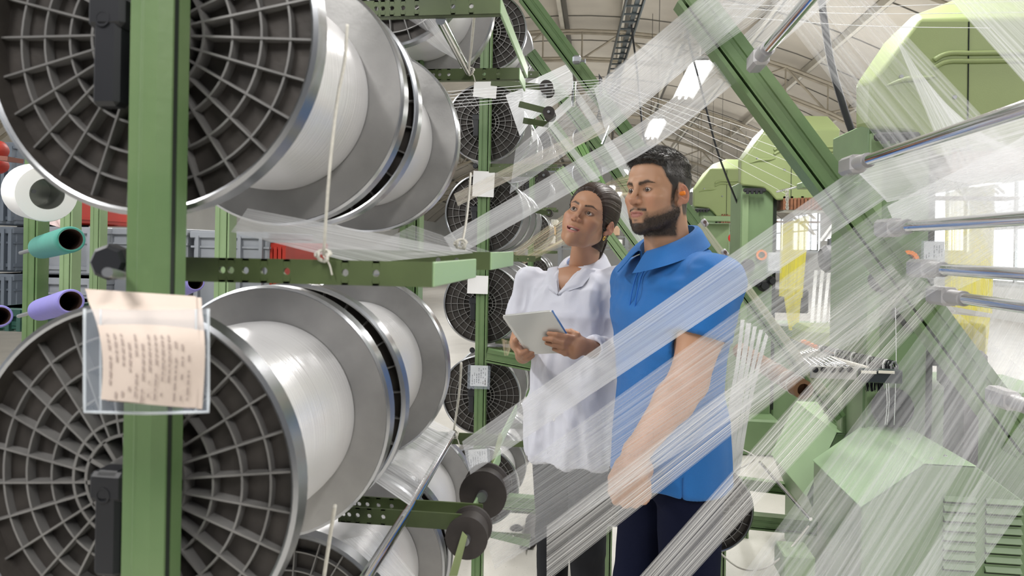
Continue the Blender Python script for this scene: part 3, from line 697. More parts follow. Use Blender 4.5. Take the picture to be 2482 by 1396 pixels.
# neighbouring loom of the far row (only its panel shows)
m = MB(); T = thing('control_cabinet', PY(1740, 700, 7.6), 'pale green cabinet with a lever and a red knob beyond the man\'s shoulder', 'machine')
a, b = PY(1712, 540, 7.6), PY(1768, 640, 7.6); m.box(((a.x+b.x)/2, 7.75, b.z/2+a.z/2), (b.x-a.x, 0.3, a.z-b.z), bev=0.01); m.box(((a.x+b.x)/2, 7.75, b.z/2), (b.x-a.x+0.1, 0.35, b.z), bev=0.01); m.build('cabinet_body', G_LOOM2, T)
m = MB(); a, b = PY(1702, 526, 7.5), PY(1790, 535, 7.5); m.box(((a.x+b.x)/2, 7.5, (a.z+b.z)/2), (b.x-a.x, 0.2, 0.05)); m.build('top_rail', G_LOOM2, T)
m = MB(); m.lathe(PY(1776, 577, 7.45), (0, -1, 0), [(0, 0.04), (0.05, 0.03), (0.05, 0), (0, 0)], 16); m.build('red_knob', mat('red_knob', (0.65, 0.02, 0.02), 0.4), T, smooth=40)
m = MB(); a, b = PY(1957, 795, 4.6), PY(2074, 850, 4.6); m.box(((a.x+b.x)/2, 4.8, (a.z+b.z)/2), (b.x-a.x, 0.35, a.z-b.z), bev=0.03); T = thing('table_box', ((a.x+b.x)/2, 4.8, 0), 'pale yellow green box table beyond the steel droppers', 'machine part'); m.build('box_top', G_HOOD, T)
m = MB(); m.box(((a.x+b.x)/2, 4.8, b.z/2), ((b.x-a.x)*0.8, 0.28, b.z)); m.build('stand', G_LOOM, T)
m = MB(); a, b = PY(1942, 441, 3.0), PY(2108, 457, 3.0); m.box(((a.x+b.x)/2, 3.03, (a.z+b.z)/2), (b.x-a.x, 0.08, a.z-b.z), bev=0.004); tag(m.build('cross_arm', G_LOOM2), 'green cross arm carrying the corded pin, reaching left from the largest loom', 'machine arm')
for px_, lb in ((2072, 'left'), (2092, 'right')):
    m = MB(); m.lathe(PY(px_, 457, 3.02), (0, 0, -1), [(0, 0), (0.008, 0), (0.008, 0.02), (0.016, 0.025), (0.016, 0.036), (0.008, 0.04), (0.007, 0.10), (0.012, 0.11), (0, 0.13)], 12); tag(m.build('black_fitting', BLACK, smooth=35), 'black fitting hanging under the green cross arm, %s one' % lb, 'fitting')
T = thing('cloth_roller', PY(2050, 630, 3.5), 'grey drum blurred behind the broad rail above the white ribbons', 'roller'); m = MB(); a = PY(1990, 628, 3.5); b = PY(2125, 622, 3.5); m.lathe(a, b-a, [(0, 0), (0.05, 0), (0.068, 0.02), (0.068, (b-a).length), (0, (b-a).length)], 28); m.build('drum', mat('grey_drum', (0.22, 0.22, 0.23), 0.5, 0.3, 0.4, 14), T, smooth=35)
m = MB(); m.box(PY(2060, 590, 3.5), (0.2, 0.05, 0.06), bev=0.01); m.build('saddle', STEEL, T)
for k_, (x0, y0, x1, y1, d_, c_) in enumerate(((2205, 770, 2250, 880, 3.3, (0.008, 0.008, 0.008)), (2330, 850, 2400, 960, 2.7, (0.12, 0.11, 0.12)))):
    m = MB(); a, b = PY(x0, y0, d_), PY(x1, y1, d_); m.box(((a.x+b.x)/2, d_+.1, (a.z+b.z)/2), (b.x-a.x, 0.2, a.z-b.z), bev=0.02); m.box(((a.x+b.x)/2, d_+.1, b.z/2), ((b.x-a.x)*0.5, 0.15, b.z)); tag(m.build('drive_unit', mat('drive_%d' % k_, c_, 0.5, 0.2, 0.4, 20)), ['black drive box right of the largest loom\'s column', 'grey drive unit beneath the large yellow curtain'][k_], 'machine part')
# white notice on loom column
small_tag(1876, 634, 5.1, 28, 44, 'white printed notice stuck beside the column of the middle loom', 1, text=True)
small_tag(2264, 625, 2.7, 50, 80, 'white table of numbers on the largest loom behind the middle rods', 1, text=True)
m = MB(); m.lathe(PY(2163, 988, 2.88), (0, -1, 0), [(0, 0.05), (0.02, 0.05), (0.025, 0.02), (0.075, 0.015), (0.08, 0), (0, -0.01)], 40); tag(m.build('hand_wheel', BLACK, smooth=35), 'black round wheel on the foot of the largest loom', 'wheel')
# ---- faceted motor covers in the foreground
def cover(label, A, B, C, D, E, Fp, z0, ext, louvers=True, mt=G_LIT, mt2=G_LOOM):
    """top quad B C F E lies level; facet A B C D slopes off to the left; prism runs along the hall"""
    b = PZ(*B, z0); c = PZ(*C, z0); f = PZ(*Fp, z0); e = PZ(*E, z0)
    yb, yc = b.y, c.y
    a = PY(*A, yb); d = PY(*D, yc); xl = (a.x+d.x)/2; zl = (a.z+d.z)/2
    x1 = (b.x+c.x)/2; x2 = (e.x+f.x)/2
    ins = 0.0 if louvers else 0.07
    sec = [(xl, zl), (x1, z0), (x2, z0)]+([(x2+ext, z0-0.36), (x2+ext, 0.0)] if ext > 0 else [(x2+0.002, 0.0)])+([(xl+ins, 0.0), (xl+ins, zl-0.16)] if ins else [(xl, 0.0)])
    T = thing('motor_cover', ((xl+x2)/2, (yb+yc)/2, 0), label, 'machine cover')
    m = MB(); n = len(sec)
    m.add([(x, yc, z) for x, z in sec]+[(x, yb, z) for x, z in sec], [tuple(range(n))]+[tuple(range(n, 2*n))[::-1]]+[(i, n+i, n+(i+1) % n, (i+1) % n) for i in range(n)])
    body = m.build('cover_body', mt2, T); bv = body.modifiers.new('bevel', 'BEVEL'); bv.width = 0.006; bv.segments = 2
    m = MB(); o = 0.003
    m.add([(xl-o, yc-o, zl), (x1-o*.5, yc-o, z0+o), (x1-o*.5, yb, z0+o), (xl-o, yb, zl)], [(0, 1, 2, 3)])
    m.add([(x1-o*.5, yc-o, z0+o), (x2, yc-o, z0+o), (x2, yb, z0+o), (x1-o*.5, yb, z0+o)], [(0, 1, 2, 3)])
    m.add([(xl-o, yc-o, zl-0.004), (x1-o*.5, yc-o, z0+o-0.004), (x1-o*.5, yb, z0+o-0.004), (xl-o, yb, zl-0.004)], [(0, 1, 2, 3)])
    lit_faces = m.build('lit_faces', mt, T, fix=False)  # sheets over top and facet, the light on them put into the paler green
    for k, (fx, fy) in enumerate(((0.3, 0.12), (0.7, 0.2), (0.5, 0.6), (0.6, 0.9))):
        m = MB(); m.lathe((x1+(x2-x1)*fx, yc+(yb-yc)*fy, z0+o), (0, 0, 1), [(0.007, 0), (0.005, 0.003), (0, 0.003)], 10); m.build('screw', STEEL, lit_faces, smooth=True)
    if louvers:
        for col_, (u0, u1) in enumerate(((x1+0.06, x1+0.16), (x1+0.19, x1+0.30))):
            for k in range(8):
                z = z0-0.10-k*0.032
                m = MB(); m.prof((u0, yc-0.001, z), (u1, yc-0.001, z), [(0.0, 0.0), (0.012, -0.014), (0.010, -0.017), (0.0, -0.016)], up=(0, 0, 1)); m.build('louver', mt2, body)
                m = MB(); m.box(((u0+u1)/2, yc-0.0006, z-0.021), (u1-u0, 0.001, 0.007)); m.build('louver_slot', SLOT, body)
    return T
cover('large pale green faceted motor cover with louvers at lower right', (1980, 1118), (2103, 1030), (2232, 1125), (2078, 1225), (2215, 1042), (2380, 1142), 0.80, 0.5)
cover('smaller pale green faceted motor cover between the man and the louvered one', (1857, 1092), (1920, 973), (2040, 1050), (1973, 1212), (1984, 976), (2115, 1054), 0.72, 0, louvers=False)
m = MB(); a, b = PY(2042, 908, 3.12), PY(2082, 908, 3.12); m.box(((a.x+b.x)/2, 3.15, a.z/2), (b.x-a.x, 0.06, a.z), bev=0.004); tag(m.build('square_post', G_LOOM2), 'light green square post carrying the aluminium tube bracket', 'post')
# ---- comb of tubes, bracket with holes, warp stop rail
T = thing('tube_rack', PY(2020, 900, 2.45), 'aluminium bracket with round holes holding a fan of bright tubes', 'machine part')
m = MB(); a, b = PY(1964, 886, 2.45), PY(2076, 921, 2.45); m.box(((a.x+b.x)/2, 2.45, (a.z+b.z)/2), (b.x-a.x, 0.006, a.z-b.z), bev=0.002); br = m.build('bracket', mat('bracket_alu', (0.45, 0.45, 0.43), 0.4, 0.7, 0.2, 20), T)
for k in range(5):
    c = PY(1976+k*21, 896, 2.445); m = MB(); m.lathe(c, (0, -1, 0), [(0.010, 0), (0.010, 0.003), (0.008, 0.003), (0.008, 0.0005), (0, 0.0005)], 16); m.build('hole', BLACK, br, smooth=40)
for k in range(7):
    m = MB(); m.tube([PY(1966+k*15, 888, 2.46), P(1903+k*1.5, 832+k*-2.2, 3.2)], 0.0065, 10); m.build('tube', CHROME, T, smooth=True)
T = thing('warp_stop_rail', PY(2135, 905, 2.5), 'black rail with two white label strips and a row of steel droppers', 'machine part')
m = MB(); a, b = PY(2085, 893, 2.48), PY(2182, 928, 2.48); m.box(((a.x+b.x)/2, 2.48, (a.z+b.z)/2), (b.x-a.x, 0.04, a.z-b.z), bev=0.003); rl = m.build('rail', mat('rail_black', (0.012, 0.02, 0.025), 0.4), T)
for x0, x1 in ((2087, 2124), (2129, 2168)):
    m = MB(); a, b = PY(x0, 898, 2.455), PY(x1, 906, 2.455); m.box(((a.x+b.x)/2, 2.455, (a.z+b.z)/2), (b.x-a.x, 0.004, a.z-b.z)); m.build('label_strip', mat('cream_label', (0.7, 0.68, 0.58), 0.6), rl)
random.seed(11)
for k in range(34):
    u = k/33; c = P(1945+u*215, 838+u*48, 3.1-u*0.6)
    m = MB(); r = 0.012
    m.tube([c+Vector((0, 0, -0.06)), c+Vector((0, 0, 0.0)), c+Vector((0.006, 0, 0.014)), c+Vector((0.014, 0, 0.016)), c+Vector((0.022, 0, 0.0)), c+Vector((0.022, 0, -0.04))], 0.0035, 5)
    m.box(c+Vector((0.01, 0.0, -0.02)), (0.008, 0.02, 0.03))
    m.build('dropper', [BLACK, STEEL, WHITE][0 if k % 3 else (1 if k % 2 else 2)], T)
for k in range(6):
    c = P(1948+k*9+(20 if k > 3 else 0), 830+k*4+(10 if k > 3 else 0), 3.0); m = MB(); m.box(c, (0.022, 0.02, 0.022), bev=0.002); m.build('orange_clip', ORANGE, T)
m = MB(); m.tube([P(1935, 848, 3.1), P(2100, 895, 2.55)], 0.014, 12); m.build('cross_tube', mat('dull_tube', (0.5, 0.48, 0.43), 0.5, 0.3), T, smooth=True)
m = MB(); random.seed(5)
for k in range(60):
    x = 2100+random.random()*40; m.tube([PY(x, 925, 2.5), PY(x+random.uniform(-3, 3), 945+random.random()*5, 2.5)], 0.001, 3)
m.build('brush', BLACK, T)
# brown cardboard roll
T = thing('cardboard_roll', P(1900, 920, 2.7), 'brown cardboard roll tied with cords under the diagonal green rail', 'roll')
a, b = P(1795, 850, 3.3), P(1948, 945, 2.62); m = MB(); m.lathe(a, b-a, [(0, 0), (0.038, 0), (0.038, (b-a).length), (0.024, (b-a).length), (0.024, (b-a).length-0.05), (0, (b-a).length-0.05)], 32); m.build('tube', mat('kraft_card', (0.19, 0.095, 0.043), 0.7, 0, 0.25, 12), T, smooth=35)
for t in (0.62, 0.8, 0.9):
    c = a+(b-a)*t; sd, d, u = basis(b-a); m = MB(); m.tube([c+(sd*math.cos(k*.3)+u*math.sin(k*.3))*0.0395+d*0.004*math.sin(k*.3) for k in range(22)], 0.003, 6); m.build('cord', CORD, T, smooth=True)
# ---- diagonal rails
def diag(pa, pb, da, db, k, label, mt=G_POST, up=(0, -1, 0)):
    a, b = P(*pa, da), P(*pb, db); o = post_mesh(a, b, k, up=up, mt=mt, name='diagonal_rail', origin=tuple((a+b)/2)); return tag(o, label, 'machine frame')
diag((1668, -10), (2482, 1080), 1.5, 1.5, 1.42, 'broad green diagonal rail crossing in front of the looms')
diag((1272, -10), (2030, 1010), 2.45, 2.75, 1.10, 'long green diagonal rail passing behind the man\'s head down to the motor cover')
diag((1285, 130), (1600, 560), 3.1, 3.1, 1.15, 'green diagonal rail left of the man\'s face, second of the parallel rails')
diag((1300, 250), (1640, 720), 3.5, 3.5, 1.2, 'thin green diagonal rail directly above the woman\'s hair', mt=G_LOOM2)
diag((1405, 350), (1462, 460), 4.2, 4.2, 1.2, 'short bright green strut with a white cap above the woman', mt=mat('bright_green', (0.19, 0.34, 0.12), 0.4))
diag((1355, 410), (1660, 820), 4.6, 4.6, 1.5, 'lowest thin green diagonal rail behind the woman\'s neck', mt=G_LOOM2)
for (x, y, lb) in ((1708, 540, 'uppermost'), (1757, 613, 'second'), (1797, 684, 'third')):
    c = P(x, y, 2.40); T = thing('hook_clamp', c, 'grey slotted clamp on the long diagonal rail at the man\'s shoulder, %s' % lb, 'clamp'); m = MB()
    sl = Vector((0.6, 0, -0.8)); m.box(c, (0.020, 0.012, 0.028), Matrix.Rotation(math.radians(-38), 3, 'Y'), bev=0.004); m.build('clamp_body', MATS['zinc_clamp'], T, smooth=35)
    m = MB(); m.lathe(c+Vector((0, -0.0065, 0.002)), (0, -1, 0), [(0.006, 0), (0.006, 0.001), (0, 0.001)], 14); m.box(c+Vector((0.003, -0.0068, -0.008)), (0.003, 0.0015, 0.012)); m.build('slot', mat('clamp_slot', (0.10, 0.06, 0.05), 0.6), T)
T = thing('hook_clamp', P(1400, 138, 2.4), 'black thumbscrew clamp on the long diagonal rail at the top', 'clamp'); c = P(1398, 145, 2.42); m = MB(); m.box(c, (0.03, 0.03, 0.028), bev=0.006); m.tube([c, c+Vector((0.03, 0, -0.006))], 0.004, 8); m.box(c+Vector((0.03, 0, -0.006)), (0.004, 0.012, 0.016)); m.build('clamp_body', STEEL, T, smooth=35)
T = thing('yarn_comb', P(1456, 215, 2.4), 'small black comb plate guiding six white threads', 'comb'); m = MB()
m.poly_solid([P(1451, 178, 2.4), P(1460, 190, 2.4), P(1460, 238, 2.4), P(1452, 232, 2.4)], (0, 0.003, 0)); m.build('plate', BLACK, T)
for k in range(6):
    m = MB(); m.lathe(P(1456, 192+k*7, 2.397), (0, -1, 0), [(0.0022, 0), (0.0022, 0.001), (0.001, 0.001)], 8); m.build('eyelet', STEEL, T)
# ---- chrome rods on the broad rail
def yrod(px, py, Y0, r, label, pxend=2560):
    a = PY(px, py, Y0); k = (px-1450)/(pxend-1450)*Y0; b = Vector((a.x, max(k, 0.72), a.z))
    return rod(a, b, r, label, clamp=True)
CHROME2 = CHROME
yrod(2062, 402, 1.44, 0.0105, 'upper chrome rod sloping over the right part, second from the top')
yrod(2150, 553, 1.44, 0.0105, 'chrome rod at mid height on the broad rail, third from the top', 2600)
yrod(2230, 650, 1.44, 0.0105, 'chrome rod below the mid one, fourth from the top', 2600)
yrod(2278, 716, 1.44, 0.0105, 'chrome rod with yellow warps behind it, fifth from the top', 2600)
yrod(2425, 962, 1.44, 0.0105, 'lowest chrome rod at the right edge', 2600)
a = PY(1835, 148, 1.44); rod(a, Vector((a.x, 0.98, a.z)), 0.0105, 'topmost dark steel rod on the broad rail running up out of the picture', clamp=True)
rod(P(1842, 1120, 2.6), P(1965, 1258, 2.2), 0.006, 'thin steel bar lying low between the small cover and the floor frame')
rod(P(1882, 465, 3.1), P(1945, 450, 3.03), 0.005, 'short steel pin holding a knotted cord below the middle hood')
rod(P(1392, 198, 2.6), P(1389, 258, 2.6), 0.008, 'short upright steel pin the white sheets turn around', mt=CHROME)
rod(P(1478, 305, 2.6), P(1460, 350, 2.6), 0.006, 'short steel pin between the two main diagonal rails', mt=CHROME)
# ---- floor frames behind the people
def fbeam(pa, pb, d0, d1, label, legs=()):
    T = thing('floor_frame', P(*pa, d0), label, 'machine frame'); a, b = P(*pa, d0), P(*pb, d1)
    post_mesh(a, b, 1.15, up=(0, -1, 0), mt=G_POST, name='beam', parent=T)
    for lx in legs:
        t = (lx-pa[0])/(pb[0]-pa[0]); c = a+(b-a)*t; post_mesh((c.x, c.y, 0.0), (c.x, c.y, c.z-0.02), 1.2, parent=T, name='leg', mt=G_LOOM2)
    return T
fbeam((1205, 1212), (1545, 1243), 2.98, 2.98, 'low green floor beam with an upright leg behind the woman\'s knees', legs=(1468,))
fbeam((1725, 1252), (1975, 1276), 2.74, 2.74, 'low green floor beam in front of the beam at the man\'s back', legs=(1740,))
fbeam((1780, 1168), (1940, 1188), 3.6, 3.6, 'short low green floor beam behind the small motor cover', legs=(1800,))
fbeam((1180, 860), (1292, 882), 2.95, 2.95, 'green perforated-looking arm beside the woman\'s right hand')
m = MB(); m.box(P(1925, 1362, 2.3), (0.10, 0.12, 0.09), bev=0.004); tag(m.build('foot_block', G_LOOM2), 'small green block with a hook at the bottom edge', 'machine part')
# small things on the floor
T = thing('rubber_roller', PZ(1285, 1305, 0.03), 'loose black rubber roller lying on the floor', 'roller'); c = PZ(1285, 1262, 0.035)
m = MB(); a = PZ(1284, 1315, 0.036); b = PZ(1290, 1258, 0.036); a.z = b.z = 0.036; m.lathe(a, b-a, [(0, 0), (0.030, 0), (0.034, 0.006)]+[(0.034-(0.002 if k % 2 else 0), 0.01+k*0.012) for k in range(int((b-a).length/0.012)-1)]+[(0.03, (b-a).length), (0, (b-a).length)], 28); m.build('drum', RUBBER, T, smooth=35)
m = MB(); m.tube([a-(b-a)*0.2, b+(b-a)*0.25], 0.004, 8); m.build('spindle', STEEL, T)
T = thing('rubber_disc', PZ(1252, 1278, 0.0), 'flat black stepped disc on the floor beside the loose roller', 'disc'); c = PZ(1252, 1282, 0.0); m = MB(); m.lathe((c.x, c.y, 0), (0, 0, 1), [(0, 0), (0.034, 0), (0.034, 0.008), (0.022, 0.009), (0.020, 0.018), (0.010, 0.018), (0.010, 0.010), (0, 0.010)], 32); m.build('disc', RUBBER, T, smooth=35)
T = thing('l_bracket', PZ(1250, 1310, 0.05), 'low green perforated strip on the floor in front of the loose roller', 'machine arm'); m = MB(); m.bar(P(1190, 1295, 3.0), P(1283, 1318, 2.95), 0.004, 0.03); m.build('strip', G_POST, T)
# ================================================================ left background
def crate(px0, py0, px1, py1, Y, mt, label, lip=True, group=None):
    a, b = PY(px0, py0, Y), PY(px1, py1, Y); wd = b.x-a.x; hh = a.z-b.z; cx = (a.x+b.x)/2
    T = thing('plastic_crate', (cx, Y+0.3, b.z), label, 'crate', group); m = MB()
    m.box((cx, Y+0.3, (a.z+b.z)/2), (wd*0.96, 0.58, hh), bev=0.01)
    m.box((cx, Y+0.3, a.z-0.02), (wd, 0.62, 0.04), bev=0.005); m.box((cx, Y+0.3, a.z-0.09), (wd*0.99, 0.60, 0.012)); m.box((cx, Y+0.3, b.z+0.04), (wd*0.99, 0.60, 0.02))
    for k in range(4): m.box((cx-wd*0.4+k*wd*0.8/3, Y+0.0, (a.z+b.z)/2), (0.02, 0.03, hh*0.9))
    m.build('crate_body', mt, T); return T
GR = mat('grey_crate', (0.33, 0.35, 0.39), 0.5, 0, 0.1, 4); RD = mat('red_crate', (0.42, 0.025, 0.012), 0.5, 0, 0.2, 4); DK = mat('dark_blue_crate', (0.10, 0.12, 0.15), 0.5); GN = mat('dark_green_crate', (0.02, 0.07, 0.055), 0.45)
crate(42, 548, 238, 668, 3.6, GR, 'upper grey plastic crate behind the green posts at far left')
crate(42, 671, 238, 795, 3.6, GR, 'lower grey plastic crate behind the green posts at far left')
crate(462, 560, 650, 790, 3.72, GR, 'grey plastic crate seen through the gap above the near perforated arm')
crate(250, 552, 452, 790, 3.72, GR, 'grey plastic crate just left of the near slotted post')
crate(48, 395, 170, 543, 3.75, RD, 'big red crate on top of the grey ones at left')
crate(-30, 345, 34, 546, 3.5, DK, 'dark blue bin at the left edge under the red round parts')
crate(-30, 549, 34, 660, 3.5, DK, 'dark shelf bin at the left edge, middle one')
crate(-30, 663, 34, 800, 3.5, DK, 'dark shelf bin at the left edge, lowest one')
crate(-40, 745, 60, 806, 2.88, GN, 'dark green crate behind the left rim of the lower beam')
crate(656, 588, 692, 786, 3.76, RD, 'small red crate right of the grey one in the gap above the arm')
m = MB(); random.seed(2)
def bag(cx, cy, d, w_, h_): return
for (cx, cy) in ((132, 530),):
    c = P(cx, cy, 3.72); m.grid(lambda u, v: c+Vector((math.cos(u*6.283)*(0.07*(1-v)**0.7+0.006)*(1+0.25*math.sin(u*31+v*5)), math.sin(u*6.283)*0.05*(1-v), -0.04+v*0.09+0.01*math.sin(u*19))), 40, 8)
tag(m.build('plastic_bag', mat('pink_bag', (0.7, 0.55, 0.55), 0.35), smooth=True), 'crumpled pinkish plastic bag on the upper grey crate', 'bag')
WB = thing('workbench', (-2.4, 3.9, 0), 'low grey workbench under the stacked crates at far left', 'bench'); a = PY(-60, 800, 3.5); b = PY(700, 800, 3.5); zb = 1.068
m = MB(); m.box(((a.x+b.x)/2, 3.95, zb-0.02), (b.x-a.x, 0.9, 0.04)); m.build('bench_top', STEEL, WB)
for sx in (a.x+0.05, b.x-0.05):
    for sy in (3.55, 4.35): m = MB(); m.box((sx, sy, zb/2-0.02), (0.05, 0.05, zb-0.04)); m.build('leg', STEEL, WB)
for i, (x, w_, y0, d, lb) in enumerate([(95, 40, 515, 3.0, 'leftmost green upright with a black slot behind the teal tube'), (178, 34, 522, 2.9, 'second green upright right of the teal tube'), (245, 28, 560, 3.1, 'third green upright beside the near slotted post'), (553, 38, 556, 3.4, 'green upright seen through the gap above the near arm')]):
    a = P(x, y0-320, d); b = P(x, 1100, d); o = post_mesh((a.x, a.y, 0), (a.x, a.y, a.z), w_/1655*d/0.049, name='green_upright', mt=G_LOOM2 if i else G_POST); tag(o, lb, 'post')
def conetube(pa, pb, da, db, r, mt, inner, label, wallr=0.78):
    T = thing('yarn_tube', P(*pa, da), label, 'yarn tube'); a, b = P(*pa, da), P(*pb, db); L = (b-a).length
    m = MB(); m.lathe(a, b-a, [(0, 0), (r*0.85, 0), (r*0.97, L*0.04), (r, L*0.1), (r, L*0.93), (r*0.97, L*0.99), (r*0.88, L), (r*wallr, L)], 36); m.build('wound_yarn', mt, T, smooth=50)
    m = MB(); m.lathe(a, b-a, [(r*wallr, L), (r*wallr*0.97, L), (r*wallr*0.97, L*0.1), (0, L*0.1)], 36); m.build('core', inner, T, smooth=40); m = MB(); m.tube([a-(b-a).normalized()*0.02-(b-a)*0.8, a+(b-a)*0.12], 0.008, 8); m.build('peg', STEEL, T)
TEAL = mat('teal_yarn', (0.045, 0.25, 0.20), 0.7, 0, 0.06, 30); PURP = mat('purple_yarn', (0.21, 0.19, 0.50), 0.7, 0, 0.06, 30); COREB = mat('brown_core', (0.075, 0.04, 0.03), 0.7); WY = mat('white_bobbin_yarn', (0.8, 0.8, 0.78), 0.5)
conetube((98, 600), (172, 580), 2.5, 2.15, 0.0425, TEAL, COREB, 'teal yarn tube with a brown core on the left uprights')
conetube((95, 752), (172, 730), 2.5, 2.15, 0.040, PURP, COREB, 'purple yarn tube above the rim of the lower beam')
conetube((-60, 785), (0, 766), 2.5, 2.15, 0.036, PURP, COREB, 'purple yarn tube cut by the left edge')
conetube((440, 700), (474, 684), 2.6, 2.3, 0.030, PURP, COREB, 'purple yarn tube peeking below the near arm right of the post')
conetube((78, 463), (115, 470), 2.45, 2.36, 0.098, WY, mat('metal_core', (0.35, 0.36, 0.33), 0.3, 0.7), 'large white flat bobbin behind the upper beam rim at left', 0.55)
for (x, y, r, lb) in ((4, 366, 0.045, 'red round handle at the left edge, upper'), (6, 402, 0.040, 'red round handle at the left edge, lower')):
    m = MB(); m.lathe(P(x, y, 3.2), (0.2, -1, 0), [(0, 0), (r*.8, 0), (r, 0.02), (r, 0.05), (r*.8, 0.07), (0, 0.07)], 24); tag(m.build('round_handle', MATS['red_crate'], smooth=40), lb, 'handle')
m = MB(); m.bar(P(0, 384, 3.1), P(38, 388, 3.1), 0.1, 0.02); tag(m.build('shelf_edge', mat('brown_shelf', (0.22, 0.08, 0.06), 0.6)), 'brown shelf edge between the two red handles', 'shelf')
# dark and pale clutter far beyond the woman (boxes on shelving)
random.seed(21)
for i, (x, y, w_, h_, c_) in enumerate([(1298, 545, 30, 22, (0.5, 0.33, 0.12)), (1335, 560, 26, 20, (0.45, 0.3, 0.15)), (1330, 582, 34, 18, (0.6, 0.6, 0.58)), (1490, 560, 22, 22, (0.45, 0.3, 0.2)), (1497, 590, 20, 18, (0.7, 0.7, 0.68)), (1345, 540, 16, 14, (0.55, 0.55, 0.5))]):
    a = P(x, y, 11.0); m = MB(); m.box(a, (w_/1655*11, 0.4, h_/1655*11), bev=0.01); m.box(a+Vector((0, -0.205, 0)), (w_/1655*11*0.2, 0.01, h_/1655*11)); m.mi = [0]*len(m.mi)
    tag(m.build('cardboard_box', mat('box_%d' % i, c_, 0.7)), ['tan box far beyond the woman, leftmost', 'tan box far back just left of the woman\'s cheek', 'pale low box below the tan ones far back', 'tan box right of the woman\'s ear', 'white box under the tan one right of the woman\'s neck', 'small pale box on top, far back left of the woman\'s mouth'][i], 'box')
SH = thing('storage_shelving', P(1400, 700, 11.3), 'steel storage shelving far back carrying boxes behind the woman\'s head', 'shelving')
for zpx in (556, 572, 594, 602):
    m = MB(); m.bar(P(1280, zpx, 11.2), P(1520, zpx+3, 11.2), 0.5, 0.02); m.build('shelf', STEEL, SH)
for x in (1282, 1360, 1440, 1518):
    a = P(x, 540, 11.2); m = MB(); m.box((a.x, a.y, a.z/2), (0.06, 0.5, a.z)); m.build('upright', STEEL, SH)
# ================================================================ yarn sheets (the warps), every band one thing
SM_W = sheet_mat('warp_white', base=0.27, amp=0.45, freq=60, streak=5)
SM_F = sheet_mat('warp_faint', base=0.18, amp=0.27, freq=50, streak=4)
SM_D = sheet_mat('warp_dense', base=0.42, amp=0.5, freq=70, streak=4)
SM_S = sheet_mat('warp_strands', (0.88, 0.87, 0.86), base=0.08, amp=0.82, freq=30, streak=6)
SM_B = sheet_mat('warp_blurred', base=0.13, amp=0.30, freq=26, streak=5)
SM_P = sheet_mat('warp_pink', (0.82, 0.72, 0.62), base=0.2, amp=0.5, freq=40, streak=5, col2=(0.78, 0.8, 0.66))
SM_Y = sheet_mat('warp_yellow', (0.92, 0.82, 0.03), base=0.45, amp=0.55, freq=60, streak=6)
SM_C = sheet_mat('warp_multi', (0.85, 0.8, 0.55), base=0.05, amp=0.75, freq=45, streak=6, col2=(0.7, 0.35, 0.3))
def sheet(a0, a1, b0, b1, dA, dB, mt, label, sag=0.0, twist=0.0, nu=6, nv=24, waist=0.0, cat='yarn sheet', name='yarn_sheet'):
    dA = dA if isinstance(dA, tuple) else (dA, dA); dB = dB if isinstance(dB, tuple) else (dB, dB)
    A0, A1, B0, B1 = P(*a0, dA[0]), P(*a1, dA[1]), P(*b0, dB[0]), P(*b1, dB[1])
    def f(u, v):
        uu = 0.5+(u-.5)*(1-waist*math.sin(math.pi*v)); a = A0.lerp(A1, uu); b = B0.lerp(B1, uu); p = a.lerp(b, v)
        p.z -= sag*math.sin(math.pi*v); return p
    m = MB(); m.grid(f, nu, nv)
    o = m.build(name, mt, smooth=True, fix=False); return tag(o, label, cat, kind=None)
def sheetp(secs, mt, label, nu=6, nv=12):
    S_ = [(P(*a, d), P(*b, d)) for a, b, d in secs]; la = curve([q[0] for q in S_], nv); lb = curve([q[1] for q in S_], nv); n = len(la)-1
    m = MB(); m.grid(lambda u, v: la[int(round(v*n))].lerp(lb[int(round(v*n))], u), nu, n); return tag(m.build('yarn_sheet', mt, smooth=True, fix=False), label, 'yarn sheet')
sheet((1120, 1070), (1140, 1150), (2075, 405), (2150, 480), 1.14, 1.36, SM_W, 'bright white yarn sheet crossing the man\'s sleeve up to the second chrome rod', sag=0.0)
sheet((2065, 405), (2150, 490), (2520, 262), (2560, 400), 1.36, (0.90, 1.15), SM_D, 'white yarn sheet leaning along the second chrome rod to the right edge')
sheet((1150, 1210), (1200, 1380), (2482, 255), (2560, 520), 1.22, (1.25, 1.25), SM_F, 'broad faint yarn sheet veiling the man\'s forearm and the woman\'s coat')
sheet((1325, 1275), (1325, 1410), (2160, 640), (2215, 705), 1.3, 1.38, SM_S, 'coarse bright yarn strands crossing the man\'s hand and hip', nu=4)
sheet((1525, 1425), (1650, 1425), (2205, 655), (2290, 720), 1.25, 1.38, SM_S, 'coarse yarn strands over the man\'s trouser leg and the floor', nu=4)
sheet((1780, 1420), (2120, 1460), (2290, 730), (2482, 900), 1.2, 1.36, SM_B, 'wide yarn sheet in front of both motor covers')
sheet((1930, 1440), (2230, 1460), (2440, 640), (2600, 760), 1.1, 1.25, SM_B, 'dense glittering yarn sheet over the louvered motor cover')
sheet((2180, 1440), (2330, 1440), (2560, 900), (2640, 1000), 1.0, 1.1, SM_F, 'faint yarn strands at the lower right corner')
sheet((1250, 360), (1235, 470), (1770, -60), (1990, -60), 1.7, 1.35, SM_F, 'wide blurred yarn sheet rising to the top in front of the big strip light')
sheet((1440, 215), (1470, 330), (1760, -60), (1930, -60), 1.6, 1.35, SM_W, 'bright upper yarn sheet left of the broad diagonal rail')
sheet((1820, -60), (2060, -60), (2390, 680), (2560, 470), 1.42, 1.40, SM_B, 'white yarn sheet falling from the top to the right rods across the large hood')
